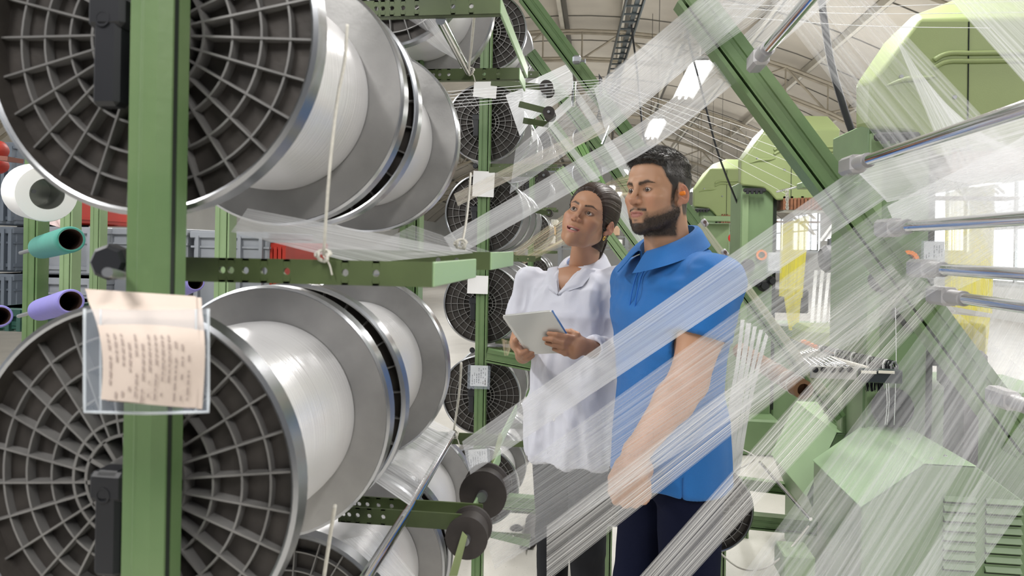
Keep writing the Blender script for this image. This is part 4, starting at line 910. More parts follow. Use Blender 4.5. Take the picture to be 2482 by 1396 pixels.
sheet((2160, 70), (2330, 330), (2420, 640), (2700, 420), 1.40, 1.36, SM_W, 'dense glittering yarn sheet in front of the large hood\'s lower edge', waist=-0.1)
sheet((2250, -60), (2420, -60), (2600, 330), (2700, 160), 1.1, 0.9, SM_W, 'yarn sheet in the upper right corner')
sheet((2150, 500), (2180, 570), (2620, 260), (2620, 480), 1.42, (1.30, 1.30), SM_D, 'pinkish white yarn sheet below the second rod at right')
sheet((2230, 650), (2280, 720), (2600, 380), (2640, 560), 1.44, 1.32, SM_F, 'faint yarn sheet between the middle chrome rods')
sheetp([((1075, 575), (1105, 622), 1.35), ((1385, 395), (1412, 450), 1.7), ((1600, 262), (1628, 325), 1.6), ((1960, -60), (2060, -40), 1.38)], SM_W, 'bright narrow yarn sheet rising over both heads to the big strip light')
sheet((1100, 470), (1110, 500), (1478, 282), (1492, 308), 2.2, 2.45, SM_P, 'beige and pink yarn band rising to the diagonal rails')
sheet((600, 505), (560, 562), (1160, 612), (870, 640), (0.84, 0.8), (1.0, 0.86), SM_W, 'grey yarn sheet leaving the big upper beam towards the near arms')
sheet((1000, 545), (900, 600), (1190, 610), (1000, 618), (1.15, 1.1), (1.0, 0.98), SM_F, 'thin yarn veil under the second upper beam')
sheet((1104, 1046), (992, 1225), (985, 985), (840, 1120), (1.5, 1.10), (1.55, 1.2), SM_D, 'striped white yarn sheet between the lower guide tube and the bottom beam')
sheet((925, 25), (1075, 45), (1062, 120), (1142, 165), (1.5, 1.15), (1.5, 1.48), SM_W, 'yarn sheet running to the upper chrome guide tube')
sheet((820, 1310), (920, 1290), (930, 1400), (1010, 1400), 1.1, 1.0, SM_W, 'yarn sheet at the bottom edge behind the chrome guide tube')
sheet((1265, 205), (1275, 300), (1385, 150), (1392, 222), 2.8, 2.6, SM_D, 'white yarn sheet from the topmost guide roller to the diagonal rail')
sheet((1225, 230), (1260, 330), (1320, 195), (1325, 240), 2.9, 2.6, SM_D, 'white yarn sheet feeding the topmost guide roller from the far beam')
sheet((1290, 320), (1292, 345), (1390, 225), (1390, 255), 2.8, 2.6, SM_D, 'white yarn band bending round the upright steel pin')
sheet((1385, 226), (1398, 216), (1512, 430), (1530, 410), 2.6, 2.7, SM_D, 'white yarn ribbon running down between the diagonal rails left of the man')
sheet((1325, 300), (1335, 293), (1440, 445), (1455, 435), 3.4, 3.4, SM_D, 'thin white ribbon above the woman along the second rail')
sheet((1470, 480), (1500, 462), (1570, 620), (1600, 600), 3.0, 3.0, SM_D, 'broad white ribbon between the woman\'s hair and the man\'s chin')
sheet((1475, 440), (1420, 480), (1525, 420), (1525, 480), 3.2, 2.9, SM_C, 'multicoloured yarn fan between the two heads')
sheet((1240, 610), (1270, 640), (1365, 520), (1375, 590), 3.2, 3.0, SM_C, 'multicoloured yarn fan left of the woman\'s face')
sheet((1215, 820), (1245, 830), (1222, 862), (1232, 862), 2.8, 2.8, SM_C, 'small multicoloured yarn fan beside the woman\'s right hand')
sheet((1690, 545), (1702, 535), (1990, 960), (2010, 950), 2.42, 2.6, SM_P, 'beige ribbons lying along the long diagonal rail past the man\'s shoulder')
sheet((1893, 545), (1962, 520), (1888, 718), (1945, 722), 5.2, 5.2, SM_Y, 'yellow yarn curtain on the middle loom')
sheet((1900, 718), (1942, 720), (1912, 800), (1935, 802), 5.2, 5.2, SM_Y, 'narrow yellow yarn tail below the yellow curtain on the middle loom')
sheet((2290, 470), (2412, 430), (2290, 740), (2405, 760), 2.9, 2.9, SM_Y, 'large yellow yarn curtain behind the rods at right')
sheet((2300, 760), (2400, 770), (2318, 850), (2392, 860), 2.9, 2.9, SM_Y, 'lower yellow yarn bundle beneath the fifth rod')
RIBW = mat('woven_ribbon', (0.80, 0.80, 0.80), 0.6, 0, 0.06, 80)
def ribbon(pts, wpx, label, group=None, d=None, mt=RIBW):
    """woven tape: centre line of (px, py, depth), flat cross-section with thickness"""
    c = curve([P(*p) for p in pts], 8); m = MB(); w_ = wpx/1655*pts[0][2]; vs = []; n = len(c)
    for i, p in enumerate(c):
        t = (c[min(i+1, n-1)]-c[max(i-1, 0)]).normalized(); v = (p-CM.translation).normalized(); s = t.cross(v).normalized()*w_/2
        s = Vector((1, 0.25, 0)).normalized()*w_/2 if abs(t.z) > 0.5 else s
        vs += [p-s, p+s, p+s+Vector((0, 0.0012, 0)), p-s+Vector((0, 0.0012, 0))]
    fs = [(i*4+k, i*4+(k+1) % 4, i*4+4+(k+1) % 4, i*4+4+k) for i in range(n-1) for k in range(4)]
    m.add(vs, fs); return tag(m.build('woven_ribbon', mt, smooth=False), label, 'ribbon', group)
for k in range(8):
    ribbon([(1978+k*16, 655, 4.6), (1974+k*15.5, 700, 4.6), (1968+k*14.5, 782, 4.5)], 9, 'white woven ribbon hanging behind the droppers, %s from the left' % ['first', 'second', 'third', 'fourth', 'fifth', 'sixth', 'seventh', 'eighth'][k], 'white ribbons hanging from the middle loom')
for k in range(6):
    ribbon([(1988+k*14, 584, 4.8), (2030+k*13, 528, 4.9)], 8, 'white ribbon slanting up above the hanging ribbons, %s from the left' % ['first', 'second', 'third', 'fourth', 'fifth', 'sixth'][k], 'slanting white ribbons on the middle loom')
for k in range(5):
    ribbon([(1800+k*15, 775+k*8, 2.9), (1788+k*13, 880, 2.88), (1768+k*11, 1000, 2.86), (1752+k*9, 1150, 2.84)], 10 if k != 1 else 13, 'white ribbon coming down behind the man\'s back, %s from the left' % ['first', 'second', 'third', 'fourth', 'fifth'][k], 'white ribbons running down to the low beam', mt=sheet_mat('warp_ribbon', base=0.55, amp=0.45, freq=12, streak=3) if False else RIBW)
def thread(pts, r, label, group=None, mt=THREAD, name='thread'):
    m = MB(); m.tube(curve([P(*p) for p in pts], 6), r, 5); return tag(m.build(name, mt, smooth=True), label, 'thread', group)
ordn = ['topmost', 'second', 'third', 'fourth', 'fifth', 'lowest']
for k in range(6):
    c_ = (1456, 226-k*6.6, 2.395); t_ = MB(); t_.tube([P(1085, 262-k*8, 2.75), P(*c_), P(1905+k*22, 470-k*18, 4.0)], 0.0010, 5)
    tag(t_.build('thread', THREAD, smooth=True), '%s thin white thread fanning from the comb plate to the loom' % ordn[5-k].capitalize(), 'thread', 'threads through the comb plate')
for k, (a, b, c) in enumerate([((1690, 8), (2060, 17), (2482, 2)), ((1740, 18), (2060, 33), (2482, 30)), ((1775, 40), (2080, 62), (2400, 68))]):
    thread([(*a, 2.0), (*b, 1.9), (*c, 1.8)], 0.0009, '%s of the three level white threads near the top right' % ['upper', 'middle', 'lower'][k].capitalize(), 'level threads at the top right')
for k, (x, y0, y1) in enumerate([(2148, 930, 1030), (2153, 925, 1030), (2170, 730, 1030)]):
    thread([(x, y0, 2.6), (x+2, (y0+y1)/2, 2.6), (x-3, y1, 2.6)], 0.0014, 'white string hanging in front of the black wheel, %s from the left' % ['first', 'second', 'third'][k], 'strings by the black wheel')
thread([(1650+1210/2.97, 600, 2.8), (2200, 560, 2.5)], 0.0012, 'single thread right of the ribbons')
def tassel(x, y, d, L, label):
    m = MB(); random.seed(int(x))
    for k in range(5):
        pts = [P(x+random.uniform(-3, 3)+2*math.sin(i*1.3+k), y+i*L/7, d) for i in range(8)]; m.tube(curve(pts, 3), 0.0022, 5)
    tag(m.build('cord_knot', CORD, smooth=True), label, 'cord')
tassel(1908, 460, 3.05, 50, 'knotted white cord hanging from the pin below the middle hood')
tassel(2093, 448, 2.99, 40, 'knotted white cord hanging beside the largest loom')
cable(curve([P(1735, 1330, 2.7), P(1790, 1375, 2.4), P(1850, 1378, 2.3), P(1905, 1340, 2.3), P(1960, 1275, 2.4)]), 0.0035, 'white looped cord over the floor at the man\'s feet', CORD, 'looped_cord', 'cord')
cable(curve([P(1745, 1060, 2.9), P(1790, 1085, 2.9), P(1830, 1110, 2.7), P(1785, 1140, 2.8), P(1760, 1150, 2.9)]), 0.003, 'thin white cord hooked onto the low steel bar', CORD, 'looped_cord', 'cord')
cable(curve([P(2078, 735, 2.88), P(2110, 728, 2.86), P(2140, 715, 2.86), P(2165, 735, 2.86)]), 0.006, 'black cable bowed across the column of the largest loom', BLACK)
# ================================================================ body modelling: distance fields meshed with surface nets
def V(*a): return np.array(a, dtype=np.float32)
def vnoise(p, s, seed=0):
    q = p*s; i = np.floor(q).astype(np.int64); f = q-i; f = f*f*(3-2*f)
    def h(x, y, z):
        n = (x*374761393+y*668265263+z*2147483647+seed*974711) & 0xffffffff
        n = ((n ^ (n >> 13))*1274126177) & 0xffffffff; return ((n ^ (n >> 16)) & 0xffff)/65535.0
    x, y, z = i[:, 0], i[:, 1], i[:, 2]; fx, fy, fz = f[:, 0], f[:, 1], f[:, 2]
    def L(a, b, t): return a+(b-a)*t
    return L(L(L(h(x, y, z), h(x+1, y, z), fx), L(h(x, y+1, z), h(x+1, y+1, z), fx), fy), L(L(h(x, y, z+1), h(x+1, y, z+1), fx), L(h(x, y+1, z+1), h(x+1, y+1, z+1), fx), fy), fz)
def smin(a, b, k):
    if k <= 0: return np.minimum(a, b)
    h = np.maximum(k-np.abs(a-b), 0)/k; return np.minimum(a, b)-h*h*k*0.25
def smax(a, b, k): return -smin(-a, -b, k)
def rotm(rx=0, ry=0, rz=0):
    M = Matrix.Rotation(math.radians(rz), 3, 'Z') @ Matrix.Rotation(math.radians(ry), 3, 'Y') @ Matrix.Rotation(math.radians(rx), 3, 'X')
    return np.array(M, dtype=np.float32)
def ell(c, r, rot=None):
    c = V(*c); r = V(*r); R = rotm(*rot) if rot else None
    def f(p):
        q = p-c
        if R is not None: q = q @ R
        k0 = np.linalg.norm(q/r, axis=1); k1 = np.linalg.norm(q/(r*r), axis=1); return k0*(k0-1)/np.maximum(k1, 1e-6)
    return f
def cone(a, b, r0, r1, sq=None):
    """rounded cone; sq=(dir, factor) squashes the section along dir"""
    a = V(*a); b = V(*b)
    def f(p):
        d = b-a; q = p-a; t = np.clip((q @ d)/max(1e-9, float(d @ d)), 0, 1); w = q-t[:, None]*d
        if sq is not None:
            n = V(*sq[0]); n = n/np.linalg.norm(n); w = w+(w @ n)[:, None]*n*(1/sq[1]-1)
        return np.linalg.norm(w, axis=1)-(r0+(r1-r0)*t)
    return f
def chain(pts, rs, k=0.006, sq=None):
    fs = [cone(pts[i], pts[i+1], rs[i], rs[i+1], sq) for i in range(len(pts)-1)]
    def f(p):
        d = fs[0](p)
        for g in fs[1:]: d = smin(d, g(p), k)
        return d
    return f
def rbox(c, h, r, rot=None):
    c = V(*c); h = V(*h); R = rotm(*rot) if rot else None
    def f(p):
        q = p-c
        if R is not None: q = q @ R
        q = np.abs(q)-h+r; return np.linalg.norm(np.maximum(q, 0), axis=1)+np.minimum(q.max(axis=1), 0)-r
    return f
def half(n, d):
    n = V(*n); n = n/np.linalg.norm(n)
    return lambda p: p @ n-d
class Body:
    def __init__(s): s.ops = []
    def u(s, f, k=0.01): s.ops.append(('u', f, k)); return s
    def cut(s, f, k=0.004): s.ops.append(('c', f, k)); return s
    def keep(s, f, k=0.0): s.ops.append(('i', f, k)); return s
    def __call__(s, p):
        d = None
        for o, f, k in s.ops:
            e = f(p)
            if o == 'u': d = e if d is None else smin(d, e, k)
            elif o == 'c': d = smax(d, -e, k)
            else: d = smax(d, e, k)
        return d
def net(f, lo, hi, h):
    """surface nets over a block-culled grid; returns verts, quads"""
    lo = np.array(lo, dtype=np.float64); hi = np.array(hi, dtype=np.float64); B = 8
    n = (np.ceil((hi-lo)/h/B).astype(int))*B+1; nb = (n-1)//B
    D = np.full(tuple(n), 1.0, dtype=np.float32)
    bi = np.stack(np.meshgrid(*[np.arange(k) for k in nb], indexing='ij'), -1).reshape(-1, 3)
    cen = lo+(bi*B+B/2)*h; dc = f(cen.astype(np.float32)); act = np.abs(dc) < h*B*0.87*1.5+0.004
    sgn = np.where(dc < 0, -1.0, 1.0)
    for (x, y, z) in bi[(~act) & (dc < 0)]: D[x*B:x*B+B+1, y*B:y*B+B+1, z*B:z*B+B+1] = -1.0
    ab = bi[act]; l = np.arange(B+1); loc = np.stack(np.meshgrid(l, l, l, indexing='ij'), -1).reshape(-1, 3)
    for s0 in range(0, len(ab), 400):
        blk = ab[s0:s0+400]; idx = (blk[:, None, :]*B+loc[None]).reshape(-1, 3); val = f((lo+idx*h).astype(np.float32)); D[idx[:, 0], idx[:, 1], idx[:, 2]] = val
    D[0] = D[-1] = 1; D[:, 0] = D[:, -1] = 1; D[:, :, 0] = D[:, :, -1] = 1
    ins = D < 0; c = ins[:-1, :-1, :-1].astype(np.int8)
    tot = np.zeros_like(c)
    for dx in (0, 1):
        for dy in (0, 1):
            for dz in (0, 1): tot += ins[dx:n[0]-1+dx, dy:n[1]-1+dy, dz:n[2]-1+dz]
    cell = (tot > 0) & (tot < 8); ci = np.argwhere(cell); vid = np.full(cell.shape, -1, dtype=np.int64); vid[cell] = np.arange(len(ci))
    acc = np.zeros((len(ci), 3)); cnt = np.zeros(len(ci))
    cor = [(dx, dy, dz) for dx in (0, 1) for dy in (0, 1) for dz in (0, 1)]
    for a in cor:
        for ax in range(3):
            if a[ax] == 0:
                b = list(a); b[ax] = 1
                da = D[ci[:, 0]+a[0], ci[:, 1]+a[1], ci[:, 2]+a[2]]; db = D[ci[:, 0]+b[0], ci[:, 1]+b[1], ci[:, 2]+b[2]]
                m = (da < 0) != (db < 0); t = np.where(m, da/np.where(m, da-db, 1), 0)
                pt = np.array(a, dtype=np.float64)[None].repeat(len(ci), 0); pt[:, ax] += t
                acc[m] += pt[m]; cnt[m] += 1
    vs = lo+(ci+acc/cnt[:, None])*h
    qs = []
    for ax in range(3):
        o1, o2 = [(1, 2), (2, 0), (0, 1)][ax]
        sl0 = [slice(None)]*3; sl1 = [slice(None)]*3; sl0[ax] = slice(0, -1); sl1[ax] = slice(1, None)
        for o in (o1, o2): sl0[o] = slice(1, -1); sl1[o] = slice(1, -1)
        a = ins[tuple(sl0)]; b = ins[tuple(sl1)]; e = np.argwhere(a != b); 
        if len(e) == 0: continue
        flip = a[tuple(e.T)]; g = e.copy(); g[:, o1] += 1; g[:, o2] += 1
        def vv(d1, d2):
            k = g.copy(); k[:, o1] += d1; k[:, o2] += d2; return vid[k[:, 0], k[:, 1], k[:, 2]]
        q = np.stack([vv(-1, -1), vv(0, -1), vv(0, 0), vv(-1, 0)], 1); q[~flip] = q[~flip][:, ::-1]; qs.append(q)
    q = np.concatenate(qs); q = q[(q >= 0).all(1)]
    return vs, q
def relax(v, q, it=2, lam=0.5):
    for _ in range(it):
        s = np.zeros_like(v); c = np.zeros(len(v))
        for k in range(4):
            a, b = q[:, k], q[:, (k+1) % 4]; np.add.at(s, a, v[b]); np.add.at(s, b, v[a]); np.add.at(c, a, 1); np.add.at(c, b, 1)
        v = v+(s/np.maximum(c, 1)[:, None]-v)*lam
    return v
def vnormals(v, q):
    n = np.cross(v[q[:, 2]]-v[q[:, 0]], v[q[:, 3]]-v[q[:, 1]]); o = np.zeros_like(v)
    for k in range(4): np.add.at(o, q[:, k], n)
    return o/np.maximum(np.linalg.norm(o, axis=1, keepdims=True), 1e-12)
def mesh_np(name, v, q, mt, parent, col=None, tf=None):
    """tf: 4x4 Matrix local->world; parent origin removed"""
    if tf is not None:
        M = np.array(tf); v = v @ M[:3, :3].T+M[:3, 3]
    v = v-np.array(parent.get('_o', (0, 0, 0)))
    me = bpy.data.meshes.new(name); me.vertices.add(len(v)); me.vertices.foreach_set('co', v.astype(np.float32).ravel())
    me.loops.add(len(q)*4); me.loops.foreach_set('vertex_index', q.astype(np.int32).ravel()); me.polygons.add(len(q))
    me.polygons.foreach_set('loop_start', np.arange(len(q), dtype=np.int32)*4)
    try: me.polygons.foreach_set('loop_total', np.full(len(q), 4, dtype=np.int32))
    except Exception: pass
    me.update(calc_edges=True); me.validate(); me.polygons.foreach_set('use_smooth', [True]*len(me.polygons))
    if col is not None:
        a = me.color_attributes.new('tone', 'FLOAT_COLOR', 'POINT'); c = np.ones((len(v), 4), dtype=np.float32); c[:, :3] = col; a.data.foreach_set('color', c.ravel())
    me.materials.append(mt); o = bpy.data.objects.new(name, me); COL.objects.link(o); o.parent = parent; o['_o'] = tuple(parent.get('_o', (0, 0, 0))); return o
def tone_mat(name, rough=0.5, sss=0.0, sheen=0.0, bump=0.0, bs=300, spec=0.4, weave=0):
    m = bpy.data.materials.new(name); m.use_nodes = True; nt = m.node_tree; N = nt.nodes; L = nt.links; b = N['Principled BSDF']
    b.inputs['Roughness'].default_value = rough; b.inputs['Specular IOR Level'].default_value = spec; b.inputs['Sheen Weight'].default_value = sheen
    at = N.new('ShaderNodeAttribute'); at.attribute_name = 'tone'; L.new(at.outputs['Color'], b.inputs['Base Color'])
    if sss: b.inputs['Subsurface Weight'].default_value = sss; b.inputs['Subsurface Radius'].default_value = (0.010, 0.004, 0.002); b.inputs['Subsurface Scale'].default_value = 1.0
    if bump:
        tc = N.new('ShaderNodeTexCoord'); n = N.new('ShaderNodeTexNoise'); n.inputs['Scale'].default_value = bs; n.inputs['Detail'].default_value = 2; L.new(tc.outputs['Object'], n.inputs['Vector'])
        bp = N.new('ShaderNodeBump'); bp.inputs['Strength'].default_value = bump; bp.inputs['Distance'].default_value = 0.002; L.new(n.outputs['Fac'], bp.inputs['Height']); L.new(bp.outputs[0], b.inputs['Normal'])
    return m
def sst(x, a, b): t = np.clip((x-a)/(b-a), 0, 1); return t*t*(3-2*t)
def strands(name, roots, dirs, L, r, mt, parent, tf, grav=0.0, n=4, curl=0.0, seed=1):
    rng = np.random.RandomState(seed); vs = []; qs = []; o = 0
    for p, d, ll in zip(roots, dirs, L):
        pts = []; q = np.array(p, dtype=float); dd = np.array(d, dtype=float); dd /= np.linalg.norm(dd)+1e-9; w = rng.normal(size=3)*curl
        for i in range(n+1):
            pts.append(q.copy()); q = q+dd*ll/n; dd = dd+w/n+np.array([0, 0, -grav/n]); dd /= np.linalg.norm(dd)+1e-9
        ref = np.cross(dd, rng.normal(size=3)); ref /= np.linalg.norm(ref)+1e-9; r2 = np.cross(dd, ref)
        for i, a in enumerate(pts):
            rr = r*(1-i/(n+0.3))
            for k in range(3):
                t = 2.094*k; vs.append(a+(ref*math.cos(t)+r2*math.sin(t))*rr)
        for i in range(n):
            for k in range(3): qs.append([o+i*3+k, o+i*3+(k+1) % 3, o+i*3+3+(k+1) % 3, o+i*3+3+k])
        o += 3*(n+1)
    vs = np.array(vs); return mesh_np(name, vs, np.array(qs), mt, parent, None, tf)
SKIN_M = tone_mat('skin_tan', 0.45, sss=0.12, bump=0.12, bs=900)
HAIR_DK = mat('hair_dark', (0.018, 0.014, 0.012), 0.38, 0, 0.3, 40, spec=0.6)
HAIR_BR = mat('hair_brown', (0.034, 0.018, 0.012), 0.48, 0, 0.3, 40, spec=0.4)
EYEW = mat('eye_white', (0.50, 0.45, 0.42), 0.15, coat=0.6)
IRIS = mat('eye_iris', (0.045, 0.02, 0.01), 0.12, coat=1.0)
def head_field(fem=False):
    s = 0.94 if fem else 1.0; w = 0.93 if fem else 1.0
    H = Body()
    H.u(ell((0, -0.014, 0.040), (0.076, 0.094, 0.086)))
    H.u(ell((0, 0.030, 0.045), (0.066, 0.058, 0.062)), 0.02)            # forehead
    H.u(ell((0, 0.028, -0.030), (0.060*w, 0.060, 0.070)), 0.03)         # face mass
    jw = 0.045 if fem else 0.053
    H.u(chain([(-jw, -0.008, -0.052), (-0.034*w, 0.048, -0.087), (0, 0.072, -0.098), (0.034*w, 0.048, -0.087), (jw, -0.008, -0.052)], [0.018, 0.018, 0.019, 0.018, 0.018], 0.01), 0.028)
    H.u(ell((0, 0.078, -0.095 if fem else -0.101), (0.018 if fem else 0.022, 0.014, 0.014)), 0.018)  # chin
    for sx in (-1, 1):
        H.u(ell((sx*0.044, 0.058, -0.018), (0.022, 0.024, 0.017)), 0.025)     # cheekbones
        if fem: H.u(ell((sx*0.036, 0.062, -0.046), (0.020, 0.019, 0.022)), 0.025)     # cheeks
        else: H.u(ell((sx*0.034, 0.058, -0.050), (0.018, 0.018, 0.024)), 0.025)
        H.u(cone((sx*0.012, 0.086, 0.026), (sx*0.046, 0.068, 0.028), 0.010 if not fem else 0.007, 0.008), 0.016)  # brow
    H.u(ell((0, 0.078, -0.062), (0.026, 0.020, 0.024)), 0.02)            # muzzle
    for sx in (-1, 1):
        H.cut(ell((sx*0.031, 0.098, 0.006), (0.0165, 0.017, 0.0105)), 0.014)
        H.u(ell((sx*0.031, 0.0715, 0.006), (0.0142, 0.0142, 0.0142)), 0.003)  # lids
    # nose
    nl = 0.112 if fem else 0.119
    H.u(chain([(0, 0.088, 0.022), (0, 0.099 if not fem else 0.096, -0.003), (0, nl-0.007, -0.023), (0, nl-0.010, -0.030)], [0.0068, 0.0066, 0.0086 if not fem else 0.0074, 0.0080 if not fem else 0.0068], 0.006), 0.009)
    for sx in (-1, 1):
        H.u(ell((sx*0.0125, 0.096, -0.029), (0.0075 if not fem else 0.0065, 0.011, 0.0075)), 0.007)
        H.cut(ell((sx*0.0068, 0.101, -0.0375), (0.0034, 0.0055, 0.0035), (0, 0, sx*12)), 0.002)
    # mouth
    H.cut(cone((0, 0.108, -0.045), (0, 0.104, -0.050), 0.004, 0.004), 0.006)
    mw = 0.0275 if fem else 0.0245; cz = -0.0580 if fem else -0.0622; lr = 0.0040 if fem else 0.0046
    H.u(chain([(-mw, 0.0795, cz), (-0.013, 0.0935, -0.0580), (-0.004, 0.0975, -0.0565), (0.004, 0.0975, -0.0565), (0.013, 0.0935, -0.0580), (mw, 0.0795, cz)], [0.0020, lr, lr+0.0002, lr+0.0002, lr, 0.0020], 0.004), 0.005)
    lz = -0.0715 if fem else -0.0688
    H.u(chain([(-mw+0.003, 0.080, cz-0.004), (-0.011, 0.0925, lz), (0.011, 0.0925, lz), (mw-0.003, 0.080, cz-0.004)], [0.0018, 0.0050, 0.0050, 0.0018], 0.004), 0.005)
    op = 0.0034 if fem else 0.0010
    H.cut(chain([(-mw, 0.083, cz), (-0.013, 0.100, -0.0635), (0.013, 0.100, -0.0635), (mw, 0.083, cz)], [0.0010, op, op, 0.0010], 0.001), 0.0022)
    if fem: H.cut(ell((0, 0.088, -0.0640), (0.0215, 0.018, 0.0040)), 0.0015)
    # ears
    for sx in (-1, 1):
        x = sx*0.0755
        E = Body()
        es = 0.86 if fem else 1.0
        E.u(ell((x+sx*0.006, -0.014, -0.004), (0.0065, 0.018*es, 0.030*es), (-12, 0, sx*26)))
        E.u(ell((x, -0.004, -0.030), (0.0055, 0.009, 0.011), (0, 0, sx*15)), 0.006)
        E.cut(ell((x+sx*0.013, -0.0125, 0.002), (0.0085, 0.0125*es, 0.021*es), (-12, 0, sx*26)), 0.003)
        E.u(cone((x+sx*0.002, -0.022, -0.002), (x+sx*0.004, -0.008, 0.014), 0.0028, 0.0026), 0.003)
        E.u(cone((x+sx*0.001, 0.001, -0.010), (x+sx*0.002, 0.002, -0.001), 0.004, 0.003), 0.003)
        H.u(E, 0.005)
    # eye openings
    for sx in (-1, 1):
        H.cut(ell((sx*0.0305, 0.087, 0.0055), (0.0130, 0.012, 0.0034 if not fem else 0.0040), (0, sx*3, 0)), 0.0012)
    return H
def face_tones(p, fem):
    """p in head space: colours the skin really has (lips, brows, stubble), no light or shade"""
    x, y, z = p[:, 0], p[:, 1], p[:, 2]; ax = np.abs(x); n = len(p)
    base = np.array([0.45, 0.250, 0.155]) if not fem else np.array([0.46, 0.250, 0.155])
    c = base[None]*(1+0.10*(vnoise(p, 40.0, 3)-.5)[:, None])
    red = np.array([0.46, 0.18, 0.12])
    w = np.exp(-(((ax-0.04)/0.02)**2+((z+0.03)/0.022)**2))*(y > 0.02)*0.35+np.exp(-((ax/0.014)**2+((z+0.028)/0.012)**2))*(y > 0.09)*0.35+0.6*(ax > 0.078)
    c = c*(1-w[:, None])+red*w[:, None]
    # lips
    lip = np.array([0.34, 0.135, 0.110]) if not fem else np.array([0.46, 0.19, 0.16])
    hw = np.clip(1-(ax/0.0245)**2, 0, 1)
    hw = np.clip(1-(ax/(0.0275 if fem else 0.0245))**2, 0, 1); zc = -0.0630+(0.005 if fem else 0.001)*(ax/0.025)**2
    up = (z < zc+0.0078*hw**0.6) & (z > zc); lo_ = (z <= zc) & (z > zc-(0.0135 if fem else 0.0105)*np.sqrt(hw))
    lw = ((up | lo_) & (ax < 0.0275) & (y > 0.076)).astype(float)*sst(hw, 0.0, 0.15); c = c*(1-lw[:, None])+lip*lw[:, None]
    # brows
    bz = 0.0222+0.006*np.clip((ax-0.012)/0.022, 0, 1)-0.30*np.clip(ax-0.038, 0, 1) if not fem else 0.0255+0.006*np.clip((ax-0.012)/0.022, 0, 1)-0.35*np.clip(ax-0.036, 0, 1)
    th = (0.0055 if not fem else 0.0038)*np.clip((0.056-ax)/0.022, 0.2, 1)
    bw = np.exp(-((z-bz)/th)**2*1.2)*sst(ax, 0.008, 0.014)*(1-sst(ax, 0.050, 0.056))*(y > 0.03)*(0.6+0.8*vnoise(p, 420, 5)); bw = np.clip(bw*1.25, 0, 0.93)
    c = c*(1-bw[:, None])+np.array([0.022, 0.014, 0.010])*bw[:, None]
    if fem:   # eye make-up
        for sx in (-1, 1):
            e = np.sqrt(((x-sx*0.0305)/0.0165)**2+((z-0.0062)/0.0085)**2); m = np.exp(-((e-0.85)/0.22)**2)*(y > 0.07)*0.72*(e > 0.5); c = c*(1-m[:, None])+np.array([0.06, 0.03, 0.025])*m[:, None]
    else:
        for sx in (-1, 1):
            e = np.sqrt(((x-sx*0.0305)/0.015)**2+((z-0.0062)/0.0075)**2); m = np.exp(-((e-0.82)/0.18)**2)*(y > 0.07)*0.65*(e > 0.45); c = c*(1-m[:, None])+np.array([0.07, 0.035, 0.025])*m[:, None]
        nz = 0.75+0.5*vnoise(p, 260, 9)
        # beard: along jaw, chin and upper lip, thin sideburn
        jl = -0.034-0.40*np.clip(y-0.015, -0.02, 1)
        side = (0.35*sst(jl-z, -0.006, 0.006)+0.65*sst(jl-z, 0.004, 0.026))*sst(y, -0.024, -0.004)*(ax < 0.0725)
        front_free = sst(y, 0.074, 0.082)*(1-sst(ax, 0.016, 0.026))*sst(z, -0.092, -0.084); side = side*(1-front_free)
        sb = sst(y, 0.000, 0.007)*(1-sst(y, 0.016, 0.024))*sst(ax, 0.050, 0.058)*(ax < 0.0725)*sst(0.030-z, 0, 0.02)*0.75
        mo = np.exp(-((z+0.0475+0.16*ax)/0.0050)**2)*(ax < 0.031)*sst(y, 0.066, 0.074)*(0.45+0.4*sst(ax, 0.003, 0.012))
        md = np.exp(-((ax-0.0315)/0.0065)**2)*sst(-z, 0.052, 0.062)*(z > -0.095)*sst(y, 0.05, 0.06)*0.55
        chn = sst(-z, 0.084, 0.094)*sst(y, 0.02, 0.04)
        soul = np.exp(-((ax)/0.009)**2-((z+0.0815)/0.0045)**2)*(y > 0.07)*0.65
        bd = np.clip(np.maximum.reduce([side, sb, mo, md, chn, soul])*nz*1.1, 0, 0.94)*(1-lw)*sst(z, -0.135, -0.118)
        c = c*(1-bd[:, None])+np.array([0.022, 0.016, 0.013])*bd[:, None]
        # cropped hair fading at temples and nape
        hl = hairline(p, False); f = np.clip(sst(hl, -0.006, 0.006)*0.92, 0, 0.92)
        c = c*(1-f[:, None])+np.array([0.030, 0.022, 0.018])*f[:, None]
    return c
def hairline(p, fem):
    """> 0 where hair grows"""
    x, y, z = p[:, 0], p[:, 1], p[:, 2]; ax = np.abs(x)
    if fem:
        front = 0.082-0.020*(ax/0.05)**2                       # hairline height across the forehead
        a = z-front-np.clip(0.03-y, 0, 1)*-3.0*0
        side = z-(front-1.35*np.clip(0.070-y, 0, 0.06)-0.0)    # drops as it runs back to the ear
        back = -0.012-y+(z+0.09)*0.25
        return np.maximum(np.minimum(side, 0.03), np.where(z > -0.085, back, -1))
    front = z-(0.083-0.010*(ax/0.05)**2+0.004*np.exp(-((ax-0.036)/0.012)**2))
    yb = np.interp(z, [-0.04, 0.0, 0.020, 0.032, 0.045, 0.060, 0.075, 0.09], [0.017, 0.019, 0.024, 0.036, 0.046, 0.050, 0.056, 0.070])
    zl = np.interp(y, [-0.044, -0.036, -0.030, -0.024, -0.002, 0.003, 0.008], [-0.062, -0.050, 0.0, 0.026, 0.029, 0.005, -0.012])
    side = np.minimum(yb-y, z-zl)
    return np.minimum(np.maximum(front, side), 0.03)
